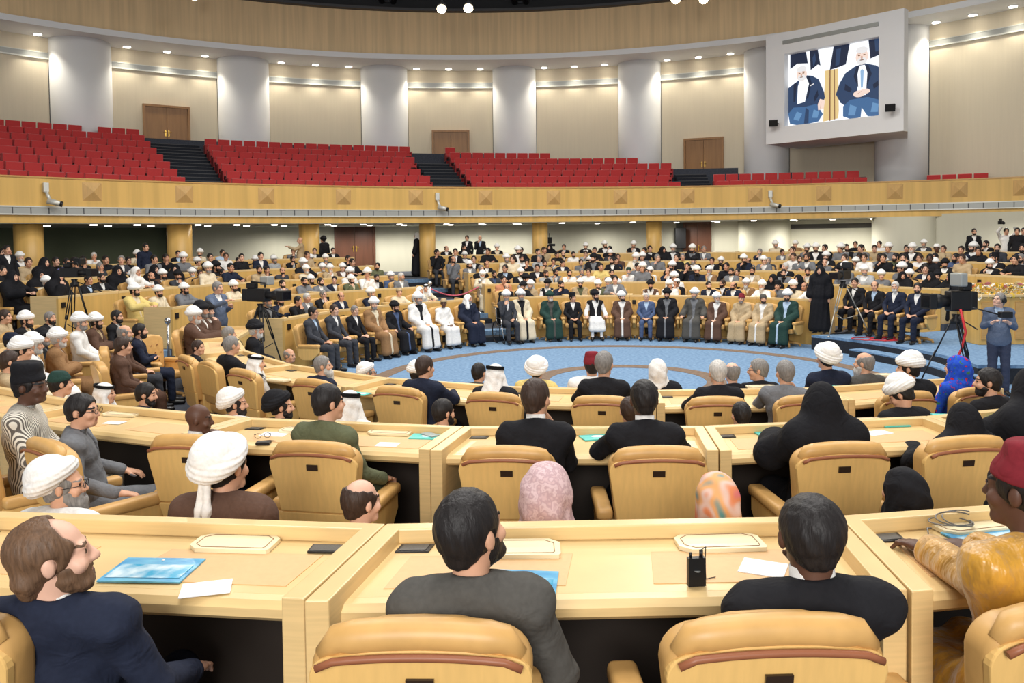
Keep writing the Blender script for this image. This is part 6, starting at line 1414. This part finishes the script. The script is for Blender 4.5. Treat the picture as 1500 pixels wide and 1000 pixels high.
# ---------------------------------------------------------------- podium with flowers on the stage
pd = floor_pt(1433, 505, .36)
e = empty('podium', (pd.x + 1.5, pd.y, .36), 0, 'wooden podium with panelled front under the flowers, right edge of the stage', 'podium')
f = MB(); f.box((0, .3, .53), (3.0, .6, 1.06)); f.build('cabinet', M_WOODV, e, .01)
f = MB(); f.box((0, .28, 1.09), (3.1, .7, .06)); f.build('top', M_WOOD, e, .01)
for i in range(4): f = MB(); f.box((-1.13 + .75 * i, -.01, .53), (.62, .03, .84)); f.build('front_panel', M_WOODE, e, .008)
FLC = [('white_rose', (244, 240, 228)), ('yellow_rose', (240, 206, 84)), ('cream_rose', (246, 226, 176)), ('orange_rose', (232, 150, 82)), ('pink_rose', (230, 150, 158))]
fe = empty('flower_arrangement', (pd.x + 1.5, pd.y + .3, .36 + 1.12), 0, 'long arrangement of white, yellow and orange flowers on the podium', 'flowers')
f = MB()
for i in range(420):
    x = rnd.uniform(-1.5, 1.5); y = rnd.uniform(-.34, .3); a = rnd.uniform(0, 6.28); z = rnd.uniform(.0, .16) - (.12 if y < -.28 else 0); d = Vector((math.cos(a), math.sin(a), rnd.uniform(-.2, .6))).normalized() * rnd.uniform(.06, .12); s = d.cross(Vector((0, 0, 1))).normalized() * .018; b = Vector((x, y, z))
    f.add([b, b + d * .5 + s, b + d, b + d * .5 - s], [(0, 1, 2, 3)])
f.build('foliage', mat('leaf_green', (70, 112, 58), .6), fe)
fl_me = {}
for nm, c in FLC:
    q = MB()
    for ring, (n, r, tilt, zz) in enumerate(((6, .05, .5, 0), (5, .036, 1.0, .008), (4, .02, 1.35, .014))):
        for i in range(n):
            a = 2 * PI * i / n + ring * .5; o = Vector((math.cos(a), math.sin(a), 0)); t = Vector((-o.y, o.x, 0)); tip = o * r * math.cos(tilt) + Vector((0, 0, r * math.sin(tilt) + zz)); md = o * r * .6 * math.cos(tilt) + Vector((0, 0, r * .55 * math.sin(tilt) + zz))
            q.add([(0, 0, zz), md + t * r * .5, tip + t * r * .3, tip - t * r * .3, md - t * r * .5], [(0, 1, 2, 3, 4)], True)
    fl_me[nm] = q.mesh('flower', mat(nm, c, .6))
for i in range(99):
    nm = FLC[(0, 1, 0, 2, 1, 3, 0, 4)[i % 8]][0]; x = -1.48 + 2.96 * ((i * 0.618034) % 1); y = -.36 + .62 * ((i * 0.7548) % 1)
    o = link_mesh('flower', fl_me[nm], fe, (x, y, rnd.uniform(.08, .2) - (.16 if y < -.26 else 0)), (rnd.uniform(-.3, .7) + (.7 if y < -.2 else 0), rnd.uniform(-.4, .4), rnd.uniform(0, 6))); o.scale = (1.55,) * 3
f = MB()
for i in range(700):
    x = rnd.uniform(-1.5, 1.5); y = rnd.uniform(-.38, .3); z = rnd.uniform(.04, .2) - (.14 if y < -.28 else 0); f.mi = rnd.choice((0, 0, 1, 2, 3)); r_ = rnd.uniform(.012, .022)
    f.lathe([(.004, -r_ * .6), (r_, 0), (.004, r_ * .7)], 6, (x, y, z))
f.build('filler_blossom', [mat(n, c, .6) for n, c in FLC], fe)['kind'] = 'stuff'
# ---------------------------------------------------------------- things on the near desks
def top_h(k): return tier_L(k) + DESK_TOP + .003
def desk_rot(k, p): c = NEAR_C[k]; return -rad(phi_of(p, c)) + PI
def sheet(px, py, k, w, d, rz, mats, name, label, cat, group=None, t=.004, build=None, dz=0.0):
    p = floor_pt(px, py, top_h(k) + dz); r = desk_rot(k, p) + rz
    f = MB()
    if build: build(f)
    else: f.box((0, 0, t / 2), (w, d, t))
    return tag(f.build(name, mats, None, 0, (p.x, p.y, top_h(k) + dz), (0, 0, r)), label, cat, group)
M_PAPER = mat('white_paper', (246, 246, 246), .7); M_TURQ = mat('turquoise_cover', (92, 204, 196), .45, noise=.15, scale=(9, 9, 9)); M_BLUEF = mat('blue_folder', (40, 138, 196), .3, rgb2=(120, 196, 224), scale=(5, 14, 5), detail=4)
M_FRAMED = mat('brown_line', (150, 110, 74), .6)
def tray(f):
    """cream leather writing pad cover with cut corners and a stitched line"""
    w, d, c = .17, .085, .04; poly = [(-w, -d + c), (-w + c, -d), (w - c * .2, -d), (w, -d + c * .4), (w, d - c), (w - c, d), (-w + c, d), (-w, d - c)]
    f.prism(poly, 0, .016); f.mi = 1
    q = [(x * .86, y * .78, .0165) for x, y in poly]
    f.tube(q + [q[0]], .0018, 5, False)
TR = [(345, 798, 3, 0, 'in front of the navy suit'), (757, 806, 3, 0, 'right of the glossy black hair'), (1053, 797, 3, 0, 'left of the short black hair'), (1422, 771, 3, .1, 'under the cable coil near the gold robe'),
      (180, 607, 2, .2, 'right of the grey jacket'), (440, 632, 2, 0, 'left of the green shirt'), (572, 634, 2, 0, 'right of the green shirt'), (1112, 627, 2, 0, 'beside a turquoise booklet and the tall chador'), (1265, 618, 2, 0, 'right of the tall chador'),
      (1115, 567, 1, 0, 'near the grey suit'), (1290, 550, 1, -.2, 'before the leaning white turban'), (408, 557, 1, .2, 'left part of the first row')]
for px, py, k, rz, wh in TR: sheet(px, py, k, 0, 0, rz, [M_CREAM, M_FRAMED], 'writing_pad', 'cream writing pad with cut corners, ' + wh, 'writing pad', 'cream writing pads', build=tray)
def folder(f):
    f.mi = 0; f.box((0, 0, .004), (.31, .215, .006)); f.mi = 1; f.box((0, -.02, .0085), (.28, .12, .001)); f.mi = 2; f.lathe([(.006, .007), (.006, .010)], 10, (.0, .08, 0))
fo = [(224, 836, 3, .05, 'large blue glossy plastic folder with a white button, by the navy suit'), (752, 855, 3, -.1, 'blue glossy folder half hidden by the grey suit'), (1455, 790, 3, .1, 'pale blue cloth folder by the gold sleeve')]
for px, py, k, rz, lb in fo: sheet(px, py, k, 0, 0, rz, [M_BLUEF, mat('folder_window', (70, 170, 210), .2, rgb2=(226, 244, 250), scale=(12, 12, 12)), M_PAPER], 'folder', lb, 'folder', 'blue folders', build=folder)
BK = [(622, 640, 2, .0, 'by the divider right of the green shirt'), (872, 641, 2, .3, 'between the two black suits'), (1126, 634, 2, .0, 'beside the tall chador'), (1308, 622, 2, -.1, 'on papers between the two chadors'), (1388, 610, 2, -.4, 'beyond the divider by the bending chador'), (1455, 612, 2, 0, 'right of the bending chador'),
      (528, 577, 1, .1, 'behind the white headcloth left of middle'), (1232, 567, 1, -.2, 'before the leaning white turban')]
def booklet(f): f.box((0, 0, .004), (.21, .15, .008)); f.mi = 1; f.lathe([(.04, .008), (.04, .0086)], 16, (.02, .01, 0), (1.2, .8))
for px, py, k, rz, wh in BK: sheet(px, py, k, 0, 0, rz, [M_TURQ, M_PAPER], 'booklet', 'turquoise booklet with white emblem, ' + wh, 'booklet', 'turquoise booklets', build=booklet)
PP = [(302, 862, 3, .35, .17, .12, 'folded white paper right of the blue folder'), (1118, 832, 3, -.5, .16, .14, 'white paper sheet left of the short black hair'), (1400, 812, 3, .1, .16, .12, 'white paper sheet between gold sleeve and fist'), (402, 636, 2, .1, .2, .13, 'white paper under the folded spectacles'),
      (568, 651, 2, 0, .16, .11, 'white paper right of the green shirt'), (1285, 634, 2, .2, .2, .12, 'white papers beside the tall chador'), (168, 619, 2, .2, .16, .1, 'white paper right of the grey jacket'), (1222, 560, 1, -.1, .16, .1, 'white paper by the booklet in the first row')]
for px, py, k, rz, w_, d_, lb in PP: sheet(px, py, k, w_, d_, rz, M_PAPER, 'paper', lb, 'paper', 'loose papers', t=.003)
# spectacles and receiver on the second desk, receivers and cords on the third
def specs(f):
    for s in (-1, 1): f.tube([(s * .034 + .023 * math.cos(2 * PI * i / 14), 0, .022 + .018 * math.sin(2 * PI * i / 14)) for i in range(15)], .002, 5); f.tube([(s * .057, 0, .03), (s * .06, .10, .012), (s * .05, .13, .004)], .002, 5)
    f.tube([(-.011, 0, .026), (.011, 0, .026)], .002, 5)
sheet(385, 642, 2, 0, 0, .6, M_DARK, 'spectacles', 'folded black spectacles on the second desk by the green shirt', 'spectacles', build=specs)
def recv(f): f.box((0, 0, .009), (.10, .065, .018)); f.mi = 1; f.box((0, -.005, .019), (.05, .03, .002)); f.mi = 0; f.tube([(.04, .03, .01), (.07, .07, .004), (.02, .10, .003), (-.06, .08, .003)], .002, 5)
sheet(386, 650, 2, 0, 0, .3, [M_DARK, M_GRILL], 'receiver', 'small black interpretation receiver beside the spectacles', 'receiver', 'interpretation receivers', build=recv)
def recv2(f):
    f.box((0, 0, .05), (.062, .022, .10)); f.tube([(-.02, 0, .10), (-.02, 0, .118)], .005, 6); f.tube([(.018, 0, .10), (.018, 0, .125)], .007, 6); f.mi = 1; f.lathe([(.011, .0), (.011, .001)], 10, (0, -.0125, .055)); f.mi = 0
    f.tube([(.018, 0, .125), (.035, .0, .135), (.04, .02, .08), (.05, .04, .003), (.09, .05, .003)], .0018, 5)
sheet(1020, 857, 3, 0, 0, .1, [M_DARK, M_GREYM], 'receiver', 'black receiver with two antenna knobs standing on the third desk', 'receiver', 'interpretation receivers', build=recv2)
def coil(f):
    for j in range(3): f.tube([((.10 - .02 * j) * math.cos(t) + .02 * j, .055 * math.sin(t), .012 + .012 * j + .02 * math.sin(t * .5 + j)) for t in [2 * PI * i / 22 for i in range(23)]], .003, 5, False)
    f.tube([(-.10, 0, .01), (-.16, -.04, .03), (-.2, -.09, .006)], .003, 5)
sheet(1392, 772, 3, 0, 0, .2, mat('grey_cord', (120, 116, 110), .5), 'headphone', 'coiled grey headphone cord lying over a writing pad', 'headphone', build=coil, dz=.016)
sheet(1224, 808, 3, 0, 0, .5, M_DARK, 'spectacles', 'spectacles half hidden by the short black hair', 'spectacles', build=specs)
def phone(f): f.box((0, 0, .004), (.075, .15, .008)); f.mi = 1; f.box((0, 0, .0085), (.066, .138, .001))
sheet(630, 637, 2, 0, 0, .9, [M_GREYM, mat('phone_screen', (150, 170, 176), .2)], 'phone', 'grey phone lying on the turquoise booklet by the divider', 'phone', 'phones', build=phone, dz=.009)
sheet(1133, 575, 1, 0, 0, .4, [M_DARK, M_DARK], 'phone', 'dark phone on the first desk by the grey suit', 'phone', 'phones', build=phone)
# black microphone grille plates beside the dividers, as in the photo
for px, py, k, wh in ((478, 805, 3, 'left of the wide divider'),):
    def plate(f): f.box((0, 0, .004), (.13, .075, .008)); f.mi = 1; f.box((0, 0, .0085), (.115, .06, .002))
    sheet(px, py, k, 0, 0, 0, [M_DARK, M_GRILL], 'grille_plate', 'dark grey grille plate set in the third desk, ' + wh, 'grille plate', 'grille plates', build=plate)
# ---------------------------------------------------------------- chairs of the far rows, labels
groups = {}
for s in FARSEATS: groups.setdefault(s[4], []).append(s)
for where, L_ in groups.items():
    L_.sort(key=lambda t: project((t[2][0], t[2][1], t[3] + 1))[0])
    for i, (row, ph, p, L, w_) in enumerate(L_):
        wh = where if where.startswith('behind') else 'in the ' + where
        chair(p, ph + 0, L, 'mid' if row == 'A' else 'far', 'tan leather armchair, %s occupied one from the left %s' % (nth(i + 1), wh), 'armchairs ' + wh)
base = {}
def short(d, w):
    return d if len((d + ', ' + w).split()) <= 12 else d.rsplit(', ', 1)[0] if 'beard' in d else d
for root, label, desc, where, group in PEOPLE:
    if label: root['label'] = label; root['group'] = group or 'people'; continue
    base.setdefault(short(desc, where) + ', ' + where, []).append(root); root['group'] = group or 'people'
for b, roots in base.items():
    if len(roots) == 1: roots[0]['label'] = b; continue
    roots.sort(key=lambda o: project(o.location)[0])
    for i, o in enumerate(roots): o['label'] = b + ', ' + ('leftmost such' if i == 0 else 'rightmost such' if i == len(roots) - 1 else '%s from left' % nth(i + 1))

for root, *_ in PEOPLE:
    root['label'] = root['label'].replace(' such', '') if len(root['label'].split()) > 16 else root['label']
    if len(root['label'].split()) > 16: print('LONG', root['label'])
